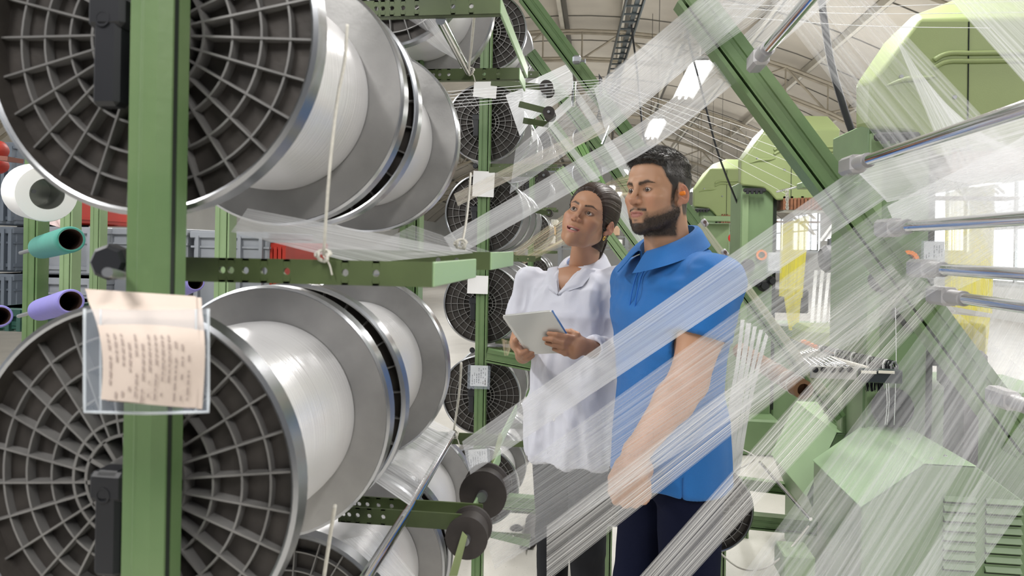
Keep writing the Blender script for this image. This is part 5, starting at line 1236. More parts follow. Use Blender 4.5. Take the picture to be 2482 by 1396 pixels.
def eyes(parent, tf, look, er=0.0122):
    for sx in (-1, 1):
        c = Vector((sx*0.0305, 0.0735, 0.0058)); lk = Vector(look).normalized()
        m = MB(); m.lathe((0, 0, 0), lk, [(math.sin(t)*er, math.cos(t)*er) for t in [math.pi*(1-i/16) for i in range(17)]], 24)
        m.v = [tf @ (Vector(v)+c) for v in m.v]; e = m.build('eye', EYEW, parent, smooth=True)
        m = MB(); R2 = er+0.0003; m.lathe((0, 0, 0), lk, [(math.sin(t)*R2, math.cos(t)*R2) for t in [0.56*(1-i/6) for i in range(7)]], 24)
        m.v = [tf @ (Vector(v)+c) for v in m.v]; m.build('iris', IRIS, e, smooth=True)
        m = MB(); R2 = er+0.0006; m.lathe((0, 0, 0), lk, [(math.sin(t)*R2, math.cos(t)*R2) for t in [0.2*(1-i/4) for i in range(5)]], 16)
        m.v = [tf @ (Vector(v)+c) for v in m.v]; m.build('pupil', BLACK, e, smooth=True)
def head_frame(center, yaw, pitch, roll):
    """camera-related yaw: 0 faces the camera, + turns to picture left; pitch + looks up; roll + tips the crown to picture right"""
    a = math.radians(yaw); f_c = Vector((-math.sin(a)*math.cos(math.radians(pitch)), math.sin(math.radians(pitch)), math.cos(a)*math.cos(math.radians(pitch))))  # camera space (x right, y up, z to viewer)
    up = Vector((math.sin(math.radians(roll)), math.cos(math.radians(roll)), 0))
    R = CM.to_3x3(); f = (R @ f_c).normalized(); u0 = R @ up; r = f.cross(u0).normalized(); u = r.cross(f).normalized()
    M = Matrix((r, f, u)).transposed().to_4x4(); M.translation = center; return M
# ================================================================ people
def body_frame(px, d, yaw):
    o = P(px, 600, d); o = Vector((o.x, o.y, 0)); a = math.radians(yaw)
    R = Vector((math.cos(YAW), math.sin(YAW), 0)); Fw = Vector((-math.sin(YAW), math.cos(YAW), 0))
    f = (R*-math.sin(a)+Fw*-math.cos(a)).normalized(); r = f.cross(Vector((0, 0, 1))).normalized()
    M = Matrix((r, f, Vector((0, 0, 1)))).transposed().to_4x4(); M.translation = o; return M
def loft(secs, e=2.3):
    """secs: (z, rx, ry, cx, cy) from low to high"""
    S = np.array(secs, dtype=np.float32); Z = S[:, 0]
    def f(p):
        z = p[:, 2]; g = [np.interp(z, Z, S[:, i]) for i in range(1, 5)]
        x = np.abs(p[:, 0]-g[2])/g[0]; y = np.abs(p[:, 1]-g[3])/g[1]; k = (x**e+y**e)**(1/e)
        r = np.sqrt((p[:, 0]-g[2])**2+(p[:, 1]-g[3])**2)
        d = np.where(k > 1e-4, (1-1/np.maximum(k, 1e-4))*np.maximum(r, 0.02), -g[1]); d = np.maximum(d, -0.2)*0.9
        return np.maximum(d, np.maximum(Z[0]-z, z-Z[-1]))
    return f
def folds(v, n, amp, sx=(9, 9, 3.0), seed=1, sharp=1.5, mask=None):
    a = vnoise(v*np.array(sx), 1.0, seed); b = vnoise(v*np.array(sx)*2.3+5.1, 1.0, seed+7)
    d = (np.abs(a-.5)*2)**sharp*0.7+(np.abs(b-.5)*2)**sharp*0.3
    d = (0.35-d)*amp
    if mask is not None: d = d*mask
    return v+n*d[:, None]
def finger(pts, r0, r1): return chain(pts, list(np.linspace(r0, r1, len(pts))), 0.004)
def person(name_o, label):
    T = thing('person', name_o, label, 'person'); return T
CLOTH_BLUE = mat('blue_pique', (0.006, 0.145, 0.47), 0.8, 0, 0.06, 3, 0.5, 900, sheen=0.1)
NAVY = mat('navy_cloth', (0.004, 0.006, 0.022), 0.9, 0, 0.15, 4, 0.2, 700, spec=0.15)
COAT = mat('white_coat', (0.66, 0.67, 0.76), 0.75, 0, 0.03, 3, 0.25, 700, sheen=0.2)
UNDER = mat('pale_blue_shirt', (0.30, 0.42, 0.72), 0.75)
DENIM = mat('charcoal_denim', (0.022, 0.023, 0.027), 0.85, 0, 0.3, 6, 0.3, 900, spec=0.2)
SHOE = mat('black_shoe', (0.015, 0.015, 0.015), 0.4)
def legs_field(hip, knees, ank, rh, rk, ra, zw, secs):
    Bf = Body(); Bf.u(loft(secs, 2.2))
    for h, k, a in zip(hip, knees, ank): Bf.u(chain([h, k, a], [rh, rk, ra], 0.02), 0.03)
    Bf.keep(half((0, 0, 1), zw), 0.003); Bf.keep(half((0, 0, -1), -0.045), 0.003); return Bf
def shoes(T, tf, ank):
    for a in ank:
        Sf = Body(); Sf.u(ell((a[0], a[1]+0.055, 0.035), (0.046, 0.135, 0.045))); Sf.u(ell((a[0], a[1], 0.06), (0.042, 0.05, 0.06)), 0.02); Sf.keep(half((0, 0, -1), 0.0), 0.002)
        v, q = net(Sf, (a[0]-.07, a[1]-.1, -0.01), (a[0]+.07, a[1]+.22, 0.14), 0.006); mesh_np('shoe', relax(v, q), q, SHOE, T, None, tf)
# ---------------------------------------------------------------- the man
tfM = body_frame(1632, 2.0, 62); iM = tfM.inverted()
def JM(px, py, d): return tuple(iM @ P(px, py, d))
MAN = person(tuple(tfM.translation), 'man in a bright blue polo shirt and navy trousers with an orange earplug, gazing left')
HS = 0.985
hf = head_frame(Vector((0, 0, 0)), 52, 1, -1); le = hf.to_3x3() @ Vector((-0.031*HS, 0.084*HS, 0.006*HS))
hc = P(1568, 459, 1.905)-le
hfM = head_frame(hc, 52, 1, -1) @ Matrix.Scale(HS, 4)
Hm = head_field(False)
Hm.u(cone((0, -0.022, -0.045), (0, -0.045, -0.205), 0.058, 0.066), 0.022); Hm.u(cone((0, -0.045, -0.02), (0, -0.06, -0.18), 0.047, 0.058), 0.02)
hv, hq = net(Hm, (-0.11, -0.15, -0.21), (0.11, 0.145, 0.15), 0.0019)
hv = relax(hv, hq, 1, 0.35)
hcol = face_tones(hv, False)
# body under the clothes, arms and hands, grown in the body frame
Bm = Body()
nb = iM @ (hfM @ Vector((0, -0.045, -0.19)))
Bm.u(loft([(0.90, .15, .105, 0, 0), (1.05, .145, .10, 0, 0), (1.30, .175, .11, 0, 0.005), (1.42, .15, .08, 0, -0.01), (1.46, .09, .06, 0, -0.02)]))
Bm.u(cone(tuple(nb), (0, -0.01, 1.40), 0.062, 0.085), 0.04)
shL, elL, wrL = JM(1733, 690, 1.84), JM(1668, 925, 1.80), JM(1542, 1096, 1.72)
mid = tuple(np.array(elL)*0.72+np.array(wrL)*0.28)
Bm.u(chain([(-0.10, 0, 1.40), shL, tuple((np.array(shL)+np.array(elL))/2), elL], [0.06, 0.064, 0.058, 0.050], 0.02), 0.03)
Bm.u(chain([elL, mid, wrL], [0.049, 0.050, 0.031], 0.02), 0.02)
shR, elR, wrR = (0.17, 0.0, 1.40), (0.17, -0.03, 1.13), (0.04, 0.10, 0.93)
Bm.u(chain([(0.10, 0, 1.40), shR, elR, wrR], [0.06, 0.06, 0.048, 0.030], 0.02), 0.03)
# left hand: back of the hand to the camera, fingers folded under
def hd(px, py, d): return JM(px-6, py-13, d)
Bm.u(chain([wrL, hd(1538, 1150, 1.700), hd(1534, 1185, 1.692)], [0.030, 0.036, 0.033], 0.01), 0.02)
for (kx, ky, kd, tipx, r) in ((1508, 1196, 1.70, 1500, 0.0115), (1526, 1203, 1.688, 1522, 0.0118), (1544, 1203, 1.684, 1545, 0.0115), (1561, 1196, 1.688, 1566, 0.0105)):
    Bm.u(chain([hd(kx+3, ky-28, kd+0.004), hd(kx, ky, kd-0.006), hd(tipx, ky+30, kd+0.004), hd(tipx+5, ky+26, kd+0.030), hd(tipx+9, ky+10, kd+0.038)], [0.014, r+0.0015, r, r*0.95, r*0.85], 0.004), 0.006)
Bm.u(chain([hd(1512, 1140, 1.715), hd(1494, 1172, 1.715), hd(1492, 1203, 1.72), hd(1500, 1228, 1.728)], [0.018, 0.0145, 0.0125, 0.0105], 0.006), 0.010)
# right hand, mostly behind the left one
wr2 = hd(1560, 1150, 1.80)
Bm.u(chain([wrR, wr2, hd(1545, 1190, 1.76)], [0.030, 0.030, 0.030], 0.01), 0.02)
for k in range(4): Bm.u(chain([hd(1550-k*9, 1192, 1.765), hd(1535-k*9, 1212, 1.752), hd(1548-k*9, 1228, 1.748), hd(1562-k*8, 1222, 1.752)], [0.012, 0.0105, 0.0095, 0.0085], 0.003), 0.005)
Bm.u(chain([wr2, hd(1572, 1185, 1.74), hd(1576, 1215, 1.735)], [0.018, 0.0125, 0.010], 0.004), 0.008)
bv_, bq_ = net(Bm, (-0.42, -0.25, 0.72), (0.42, 0.40, 1.60), 0.0036)
bv_ = relax(bv_, bq_, 1, 0.4)
sk = np.array([0.45, 0.250, 0.155]); bcol = sk[None]*(1+0.12*(vnoise(bv_, 30.0, 4)-.5)[:, None])
hr = np.clip((vnoise(bv_*np.array([1, 1, .3]), 800.0, 8)-0.55)*0.8, 0, 0.25)*(bv_[:, 2] < 1.17)*(bv_[:, 2] > 0.9); bcol = bcol*(1-hr[:, None]*0.8)
# one continuous skin mesh: head chunk in the body frame joined with the rest
A4 = np.array(iM @ hfM); hvb = hv @ A4[:3, :3].T+A4[:3, 3]
allv = np.vstack([hvb, bv_]); allq = np.vstack([hq, bq_+len(hvb)]); allc = np.vstack([hcol, bcol])
mesh_np('body', allv, allq, SKIN_M, MAN, allc, tfM)
eyes(MAN, hfM, (-0.10, 1, 0.03))
def hair_shell(fem, hfX, parent, mt, thick, seed, extra=None, h=0.0026):
    C = Body(); C.u(ell((0, -0.014, 0.040), (0.076, 0.094, 0.086))); C.u(ell((0, 0.030, 0.045), (0.066, 0.058, 0.062)), 0.02)
    C.u(cone((0, -0.045, -0.02), (0, -0.055, -0.09), 0.047, 0.050), 0.03)
    def f(p):
        hl = hairline(p, fem); t = thick(p)*sst(hl, -0.002, 0.016)-0.002*(hl < 0.0)-0.004*(hl < -0.004)
        d = C(p)-t
        if extra is not None: d = smin(d, extra(p), 0.012)
        return d
    F = Body(); F.u(f)
    v, q = net(f, (-0.11, -0.16, -0.13), (0.11, 0.14, 0.17), h) if extra is None else net(f, (-0.12, -0.20, -0.27), (0.12, 0.14, 0.17), h)
    v = relax(v, q, 1, 0.4); hl = hairline(v, fem)
    keep = (hl > -0.001)
    if extra is not None: keep |= (extra(v) < 0.006)
    kq = keep[q].all(1); q = q[kq]; ids = np.unique(q); mp = np.full(len(v), -1); mp[ids] = np.arange(len(ids)); v = v[ids]; q = mp[q]
    return v, q
def thM(p):
    z, y = p[:, 2], p[:, 1]; ax = np.abs(p[:, 0])
    return 0.0015+0.011*sst(z, 0.060, 0.105)+0.006*sst(y, 0.02, 0.08)*sst(z, 0.07, 0.10)+0.003*sst(-y, 0.04, 0.09)
v, q = hair_shell(False, hfM, MAN, HAIR_DK, thM, 1)
nn = vnormals(v, q); a = vnoise(v*np.array([160, 35, 60]), 1.0, 3); v2 = v+nn*((a-.5)*0.0045*sst(v[:, 2], 0.05, 0.10))[:, None]
mesh_np('hair', v2, q, HAIR_DK, MAN, None, hfM)
rng = np.random.RandomState(5); idx = rng.choice(len(v), 9000); idx = idx[(v[idx, 2] > 0.045)]
top = sst(v[idx, 2], 0.07, 0.11)[:, None]; dirs = nn[idx]*0.30+np.array([0.25, 0.9, 0.15])*top+np.array([0, -0.5, -0.8])*(1-top)+rng.normal(size=(len(idx), 3))*0.12
L = 0.004+0.017*top[:, 0]*(0.6+0.6*rng.rand(len(idx)))
strands('hair_strands', v[idx], dirs, L, 0.00045, HAIR_DK, MAN, hfM, 0.25, 4, 0.12, 2)
# beard hairs
bm_ = (hcol.mean(1) < 0.085) & (hv[:, 2] < -0.01) & (hv[:, 1] > -0.03) & (hv[:, 2] > -0.125); cand = np.where(bm_)[0]; hn = vnormals(hv, hq)
idx = rng.choice(cand, 4500); dirs = hn[idx]*0.40+np.array([0, 0.10, -0.9])+rng.normal(size=(len(idx), 3))*0.25
strands('beard', hv[idx], dirs, 0.0022+0.0015*rng.rand(len(idx)), 0.00030, HAIR_DK, MAN, hfM, 0.2, 2, 0.2, 3)
m = MB(); m.lathe((-0.0775, -0.003, -0.004), (-1, -0.45, 0.12), [(0, 0), (0.0060, 0), (0.0064, 0.013), (0.0052, 0.0155), (0, 0.016)], 20); m.v = [hfM @ Vector(x) for x in m.v]; tag(m.build('earplug', ORANGE, MAN, smooth=40), 'orange foam earplug')
# polo shirt
S = Body()
S.u(loft([(0.835, .186, .142, 0.0, 0.0), (0.95, .180, .138, 0.0, 0.003), (1.10, .166, .122, 0, 0.006), (1.20, .176, .126, 0, 0.006), (1.33, .200, .136, 0, 0.01), (1.42, .196, .118, 0, 0), (1.475, .125, .085, 0, -0.012), (1.50, .09, .07, 0, -0.02)], 2.3))
eL2 = tuple(np.array(shL)*0.50+np.array(elL)*0.50)
dL = np.array(elL)-np.array(shL); dL /= np.linalg.norm(dL); cutp = np.array(shL)*0.47+np.array(elL)*0.53
dR = np.array(elR)-np.array(shR); dR /= np.linalg.norm(dR); cutr = np.array(shR)*0.5+np.array(elR)*0.5
def vec3(a): return tuple(float(x) for x in a)
SL = Body(); SL.u(chain([(-0.09, -0.005, 1.425), vec3(np.array(shL)+np.array([0, 0, 0.008])), vec3(np.array(shL)*0.4+np.array(elL)*0.6)], [0.055, 0.073, 0.080], 0.02)); SL.keep(half(vec3(dL), float(dL @ cutp)), 0.002)
SR = Body(); SR.u(chain([(0.09, -0.005, 1.425), shR, vec3(np.array(shR)*0.4+np.array(elR)*0.6)], [0.055, 0.070, 0.077], 0.02)); SR.keep(half(vec3(dR), float(dR @ cutr)), 0.002)
S.u(SL, 0.03); S.u(SR, 0.03)
S.keep(half((0, 0, -1), -0.84), 0.002)
S.cut(loft([(0.60, .170, .126, 0, 0), (0.92, .168, .124, 0, 0)]), 0.004)
S.cut(chain([tuple(cutp+dL*0.05), tuple(cutp-dL*0.03)], [0.070, 0.064], 0.0), 0.003)
S.cut(cone(tuple(nb), (nb.x, nb.y+0.02, nb.z+0.2), 0.066, 0.07), 0.005)
S.cut(rbox((-0.150, 0.085, 0.84), (0.045, 0.005, 0.055), 0.004, (0, 0, -30)), 0.002)
sv, sq = net(S, (-0.36, -0.24, 0.80), (0.36, 0.26, 1.56), 0.0045); sv = relax(sv, sq, 2, 0.5); sn = vnormals(sv, sq)
zz = sv[:, 2]
sv = folds(sv, sn, 0.030, (8, 8, 3.2), 3, 1.3, mask=0.25+0.75*sst(1.35-zz, 0, 0.3)); sv = folds(sv, vnormals(sv, sq), 0.018, (10, 10, 16), 12, 1.6, mask=sst(zz, 1.1, 1.3))
mesh_np('polo_shirt', sv, sq, CLOTH_BLUE, MAN, None, tfM)
m = MB()   # sleeve cuff band and stitched seams
sd_, d_, u_ = basis(Vector(dL.tolist()))
for o_, rr, w2 in ((-0.028, 0.0795, 0.0008), (-0.004, 0.0798, 0.0022)):
    c0 = Vector((cutp+dL*o_).tolist()); m.tube([tfM @ (c0+(sd_*math.cos(t*.2)+u_*math.sin(t*.2))*rr) for t in range(33)], w2, 5)
m.build('sleeve_cuff', mat('blue_rib', (0.010, 0.115, 0.44), 0.8), MAN, smooth=True)
def collar(parent, tfB, nbp, axis_fwd, r0, r1, zt_back, zt_front, drop, open_a, point, mt, name='collar', tk=0.0035, n=44, tipout=0.03, lean=0.3):
    """folded collar: theta runs from one front point round the back to the other"""
    m = MB(); C = Vector(nbp)
    def f(u, v, off):
        th = open_a+(2*math.pi-2*open_a)*u; k = (1-math.cos(th))/2      # k=0 front, 1 back
        zt = zt_front+(zt_back-zt_front)*k**0.8; fr = (1-k)**3
        if v < 0.4:
            t = v/0.4; r = r0+0.004*t; z = zt-0.032*(1-t)-0.0
        else:
            t = (v-0.4)/0.6; r = r0+0.006+(r1-r0)*t**0.8+tipout*fr*t; z = zt+0.003*math.sin(math.pi*min(1, t*2))-(drop+point*fr)*t
        r += off
        return tfB @ (C+Vector((math.sin(th)*r*1.02, math.cos(th)*r*1.05+lean*(0.02)*(1-k)*2-0.008, z-C.z)))
    nv = 14
    m.grid(lambda u, v: f(u, v, 0), n, nv); m.grid(lambda u, v: f(u, v, tk*(1 if v > .4 else -0.6)), n, nv)
    a = len(m.v)//2
    per = [i*(nv+1) for i in range(n+1)]+[n*(nv+1)+j for j in range(1, nv+1)]+[i*(nv+1)+nv for i in range(n-1, -1, -1)]+[j for j in range(nv-1, 0, -1)]
    for i in range(len(per)): p0, p1 = per[i], per[(i+1) % len(per)]; m.f.append([p0, p1, p1+a, p0+a]); m.mi.append(0)
    return m.build(name, mt, parent, smooth=50)
collar(MAN, tfM, (nb.x, nb.y+0.005, nb.z), None, 0.070, 0.106, 1.578, 1.497, 0.052, 0.24, 0.014, CLOTH_BLUE)
m = MB(); 
for s_ in (-0.012, 0.012): m.tube(curve([tfM @ Vector((s_+0.0, 0.100, 1.468)), tfM @ Vector((s_, 0.127, 1.42)), tfM @ Vector((s_, 0.145, 1.35)), tfM @ Vector((s_, 0.148, 1.29))], 5), 0.0018, 5)
m.build('placket_seam', MATS['blue_rib'], MAN, smooth=True)
m = MB(); m.tube(curve([tfM @ Vector((-0.085, -0.02, 1.487)), tfM @ Vector((-0.125, 0.01, 1.475)), tfM @ Vector((-0.145, 0.055, 1.435)), tfM @ Vector((-0.150, 0.098, 1.37)), tfM @ Vector((-0.15, 0.10, 1.30))], 6), 0.0016, 5); m.build('shoulder_seam', MATS['blue_rib'], MAN, smooth=True)
# trousers
hipsM = [(-0.085, 0, 0.90), (0.085, 0, 0.90)]; knM = [(-0.10, 0.01, 0.50), (0.09, 0.03, 0.50)]; anM = [(-0.11, -0.01, 0.06), (0.10, 0.0, 0.06)]
Tm = legs_field(hipsM, knM, anM, 0.092, 0.076, 0.063, 0.97, [(0.80, .140, .100, 0, 0), (0.90, .146, .105, 0, 0), (0.98, .140, .10, 0, 0)])
v, q = net(Tm, (-0.27, -0.22, 0.02), (0.27, 0.22, 1.0), 0.007); v = relax(v, q, 2); v = folds(v, vnormals(v, q), 0.016, (7, 7, 4), 9, 1.4); mesh_np('trousers', v, q, NAVY, MAN, None, tfM); shoes(MAN, tfM, anM)
# ---------------------------------------------------------------- the woman
tfW = body_frame(1396, 2.42, 36); iW = tfW.inverted()
def JW(px, py, d): return tuple(iW @ P(px, py, d))
WOM = person(tuple(tfW.translation), 'woman in white coat and dark jeans holding a tablet, looking up left')
HW = 0.97; ang = (28, 15, 20)
hf = head_frame(Vector((0, 0, 0)), *ang); em = hf.to_3x3() @ Vector((0, 0.086*HW, 0.006*HW)); hcw = P(1408, 511, 2.26)-em
hfW = head_frame(hcw, *ang) @ Matrix.Scale(HW, 4)
nbw = iW @ P(1412, 652, 2.44)
HwF = head_field(True); nl_ = hfW.inverted() @ (tfW @ nbw)
HwF.u(cone((0, -0.020, -0.045), tuple(nl_), 0.047, 0.050), 0.02); HwF.u(cone((0, -0.04, -0.03), tuple(nl_+Vector((0, -0.012, 0))), 0.040, 0.048), 0.02)
wv, wq = net(HwF, (-0.12, -0.17, -0.24), (0.12, 0.14, 0.15), 0.0019); wv = relax(wv, wq, 1, 0.35); wcol = face_tones(wv, True)
B2 = Body()
B2.u(loft([(0.90, .14, .10, 0, 0), (1.05, .115, .085, 0, 0), (1.25, .13, .10, 0, 0.015), (1.36, .13, .075, 0, 0), (1.42, .08, .055, 0, -0.015)]))
B2.u(cone(tuple(nbw), (0, -0.01, 1.34), 0.050, 0.07), 0.04)
B2.u(ell((0, 0.035, 1.37), (0.09, 0.05, 0.06)), 0.03)
sL, eL, wL = JW(1498, 690, 2.32), JW(1500, 860, 2.30), JW(1424, 842, 2.155)
sR, eR, wR = JW(1286, 690, 2.50), JW(1262, 830, 2.50), JW(1268, 862, 2.28)
for a_, b_, c_ in ((sL, eL, wL), (sR, eR, wR)): B2.u(chain([(a_[0]*0.5, 0, 1.37), a_, b_, c_], [0.045, 0.044, 0.036, 0.024], 0.02), 0.02)
# her left hand on the back of the tablet
B2.u(chain([wL, JW(1404, 838, 2.135), JW(1394, 842, 2.125)], [0.024, 0.029, 0.029], 0.01), 0.012); B2.u(chain([JW(1398, 828, 2.125), JW(1391, 858, 2.13)], [0.017, 0.017], 0.01), 0.012)
for pts in ([(1392, 820, 2.118), (1372, 815, 2.098), (1348, 811, 2.089), (1330, 808, 2.092)], [(1388, 832, 2.116), (1364, 829, 2.092), (1338, 823, 2.088), (1319, 821, 2.095)], [(1386, 845, 2.120), (1364, 840, 2.100), (1342, 836, 2.099), (1325, 831, 2.106)], [(1384, 858, 2.130), (1370, 856, 2.112), (1356, 850, 2.108), (1343, 846, 2.115)]):
    B2.u(finger([JW(*p) for p in pts], 0.0100, 0.0072), 0.005)
B2.u(finger([JW(1404, 826, 2.13), JW(1398, 812, 2.125), JW(1384, 804, 2.135), JW(1371, 803, 2.150)], 0.0125, 0.0082), 0.006)
# her right hand cradling the lower left corner
B2.u(chain([wR, JW(1270, 852, 2.235)], [0.024, 0.027], 0.01), 0.012)
for pts in ([(1262, 846, 2.20), (1252, 838, 2.155), (1249, 826, 2.138), (1254, 822, 2.142)], [(1262, 852, 2.20), (1256, 848, 2.150), (1264, 856, 2.134), (1276, 850, 2.138)], [(1268, 858, 2.20), (1264, 860, 2.155), (1274, 862, 2.142), (1292, 853, 2.148)], [(1274, 862, 2.20), (1272, 867, 2.165), (1281, 868, 2.155), (1291, 862, 2.158)]):
    B2.u(finger([JW(*p) for p in pts], 0.0110, 0.0078), 0.005)
B2.u(finger([JW(1272, 848, 2.24), JW(1276, 838, 2.235), JW(1290, 830, 2.225)], 0.012, 0.008), 0.006)
v2_, q2_ = net(B2, (-0.38, -0.22, 0.86), (0.38, 0.42, 1.52), 0.0032); v2_ = relax(v2_, q2_, 1, 0.35)
sk2 = np.array([0.46, 0.250, 0.155]); c2 = sk2[None]*(1+0.10*(vnoise(v2_, 30.0, 4)-.5)[:, None])
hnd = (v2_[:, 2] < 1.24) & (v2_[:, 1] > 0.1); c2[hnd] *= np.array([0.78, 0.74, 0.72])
A4 = np.array(iW @ hfW); wvb = wv @ A4[:3, :3].T+A4[:3, 3]
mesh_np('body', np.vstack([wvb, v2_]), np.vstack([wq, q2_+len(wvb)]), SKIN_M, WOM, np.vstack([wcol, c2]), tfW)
eyes(WOM, hfW, (0.10, 1, 0.16))
m = MB(); m.grid(lambda u, v: hfW @ Vector(((u-.5)*0.036, 0.0925-0.014*(2*u-1)**2-0.001*v, -0.0598-v*0.0055+0.0*(2*u-1)**2)), 16, 2); m.build('teeth', mat('teeth', (0.75, 0.72, 0.66), 0.25), WOM, smooth=True)
tail = chain([(0, -0.092, 0.030), (0.0, -0.118, 0.012), (-0.010, -0.126, -0.040), (-0.020, -0.118, -0.115), (-0.022, -0.112, -0.195)], [0.022, 0.020, 0.024, 0.020, 0.007], 0.01)
def thW(p): return 0.0060+0.007*sst(p[:, 2], 0.06, 0.12)+0.005*sst(-p[:, 1], 0.0, 0.06)
v, q = hair_shell(True, hfW, WOM, HAIR_BR, thW, 2, extra=tail)
nn = vnormals(v, q); piv = np.array([0, -0.10, 0.02]); dd = v-piv; an = np.arctan2(dd[:, 0], dd[:, 2]); rr = np.linalg.norm(dd, axis=1)
gr = vnoise(np.stack([an*26, rr*14, an*0], 1), 1.0, 2); vt = vnoise(v*np.array([420, 300, 14]), 1.0, 4)
isT = v[:, 1] < -0.112; v = v+nn*np.where(isT, (vt-.5)*0.004, (gr-.5)*0.0030)[:, None]
mesh_np('hair', v, q, HAIR_BR, WOM, None, hfW)
idx = rng.choice(len(v), 6000); base_ = v[idx]; to = piv-base_; tdir = np.where((base_[:, 1] < -0.105)[:, None], np.array([[0.0, 0.05, -1.0]]), to/np.linalg.norm(to, axis=1, keepdims=True)); dirs = tdir+nn[idx]*0.10+rng.normal(size=(len(idx), 3))*0.06
strands('hair_strands', base_+nn[idx]*0.0005, dirs, 0.018+0.02*rng.rand(len(idx)), 0.0004, HAIR_BR, WOM, hfW, 0.05, 4, 0.10, 6)
m = MB(); m.tube([hfW @ Vector((-0.0785+0.001*math.cos(t), -0.002+0.0042*math.cos(t), -0.046+0.0065*math.sin(t))) for t in [i*0.4 for i in range(17)]], 0.0020*1, 8); m.tube([hfW @ Vector((-0.080, -0.004, -0.040)), hfW @ Vector((-0.080, -0.004, -0.0385))], 0.004, 10); m.build('earring', mat('gold', (0.85, 0.55, 0.15), 0.2, 1.0), WOM, smooth=True)
# lab coat
Cc = Body()
Cc.u(loft([(0.765, .172, .135, 0.0, 0.0), (0.90, .172, .130, 0.0, 0.0), (1.02, .160, .122, 0, 0.0), (1.14, .150, .118, 0, 0.004), (1.27, .166, .128, 0, 0.012), (1.36, .168, .108, 0, 0.0), (1.41, .115, .078, 0, -0.01), (1.435, .07, .055, 0, -0.02)], 2.3))
sRu = np.array(sR)*0.55+np.array(eR)*0.45
dr = np.array(eR)-np.array(sR); dr /= np.linalg.norm(dr); cr_ = np.array(sR)*0.42+np.array(eR)*0.58
dw = np.array(wL)-np.array(eL); dw /= np.linalg.norm(dw); cw = np.array(eL)*0.14+np.array(wL)*0.86
A_ = Body(); A_.u(chain([(0.08, 0, 1.375), sR, vec3(np.array(sR)*0.30+np.array(eR)*0.70)], [0.045, 0.056, 0.069], 0.02)); A_.keep(half(vec3(dr), float(dr @ cr_)), 0.002); Cc.u(A_, 0.03)
A2 = Body(); A2.u(chain([(-0.08, 0, 1.375), sL, eL, vec3(np.array(eL)*0.05+np.array(wL)*0.95)], [0.045, 0.056, 0.052, 0.036], 0.02))
A2.keep(lambda p: np.where((p[:, 0] < 0.1) & (p[:, 1] > 0.12), (p-cw.astype(np.float32)) @ dw.astype(np.float32), -1.0), 0.0); Cc.u(A2, 0.025)
Cc.cut(chain([tuple(cr_+dr*0.05), tuple(cr_-dr*0.03)], [0.058, 0.052], 0), 0.003)
Cc.cut(cone((0, 0, 0.4), (0, 0, 0.85), 0.11, 0.11, ((1, 0, 0), 1.3)), 0.004)
Cc.cut(chain([tuple(cw+dw*0.03), tuple(cw-dw*0.02)], [0.031, 0.029], 0), 0.002)
Cc.cut(chain([(nbw.x, nbw.y, nbw.z+0.03), (nbw.x, nbw.y, nbw.z-0.03)], [0.06, 0.052], 0), 0.004)
Cf = Body(); Cf.ops = list(Cc.ops)
ZV = 1.352
def vcut(p):
    w_ = np.clip((p[:, 2]-ZV)*0.62, 0, 1); return np.maximum(np.maximum(np.abs(p[:, 0]-nbw.x*0.5*np.clip((p[:, 2]-ZV)/0.08, 0, 1))-w_, 0.03-p[:, 1]), ZV-p[:, 2])*0.8
Cc.cut(vcut, 0.003)   # V opening
cv, cq = net(Cc, (-0.36, -0.24, 0.74), (0.36, 0.42, 1.50), 0.0042); cv = relax(cv, cq, 2, 0.5); cn = vnormals(cv, cq); zz = cv[:, 2]
cv = folds(cv, cn, 0.045, (10, 10, 2.4), 23, 1.1, mask=sst(1.22-zz, -0.05, 0.25)); cv = folds(cv, vnormals(cv, cq), 0.026, (13, 13, 8), 31, 1.3)
mesh_np('lab_coat', cv, cq, COAT, WOM, None, tfW)
# coat lapels, shirt under it
def surf_y(x, z): 
    ys = np.linspace(0.02, 0.25, 60, dtype=np.float32); pp = np.stack([np.full(60, x), ys, np.full(60, z)], 1).astype(np.float32); d = Cf(pp); k = np.where(d < 0)[0]; return float(ys[k[-1]]) if len(k) else 0.10
collar(WOM, tfW, (nbw.x, nbw.y-0.004, nbw.z), None, 0.058, 0.088, nbw.z+0.066, nbw.z+0.010, 0.050, 0.55, 0.020, COAT, lean=0.2, tipout=0.030)
for sx in (-1, 1):
    ed = [(0.0, ZV-0.004), (0.026, ZV+0.040), (0.052, ZV+0.085)]; ou = [(0.004, ZV-0.010), (0.078, ZV+0.022), (0.094, ZV+0.075)]
    m = MB()
    def lp(u, v, off=0.0):
        t = u*2; k = min(1, int(t)); f_ = t-k
        a = [ed[k][i]+(ed[k+1][i]-ed[k][i])*f_ for i in (0, 1)]; b = [ou[k][i]+(ou[k+1][i]-ou[k][i])*f_ for i in (0, 1)]
        x = a[0]+(b[0]-a[0])*v; z = a[1]+(b[1]-a[1])*v; xx = sx*x+nbw.x*0.4
        return tfW @ Vector((xx, surf_y(xx, min(z, 1.40))+0.008+0.010*math.sin(math.pi*min(1, v*1.1))*(0.4+u)+off-max(0, z-1.40)*0.9, z))
    m.grid(lambda u, v: lp(u, v), 16, 8); m.grid(lambda u, v: lp(u, v, -0.005), 16, 8); m.build('lapel', COAT, WOM, smooth=True, fix=False)
collar(WOM, tfW, (nbw.x, nbw.y, nbw.z), None, 0.0525, 0.060, nbw.z+0.060, nbw.z+0.004, 0.02, 0.50, 0.01, UNDER, name='shirt_collar', tk=0.002, tipout=0.01)
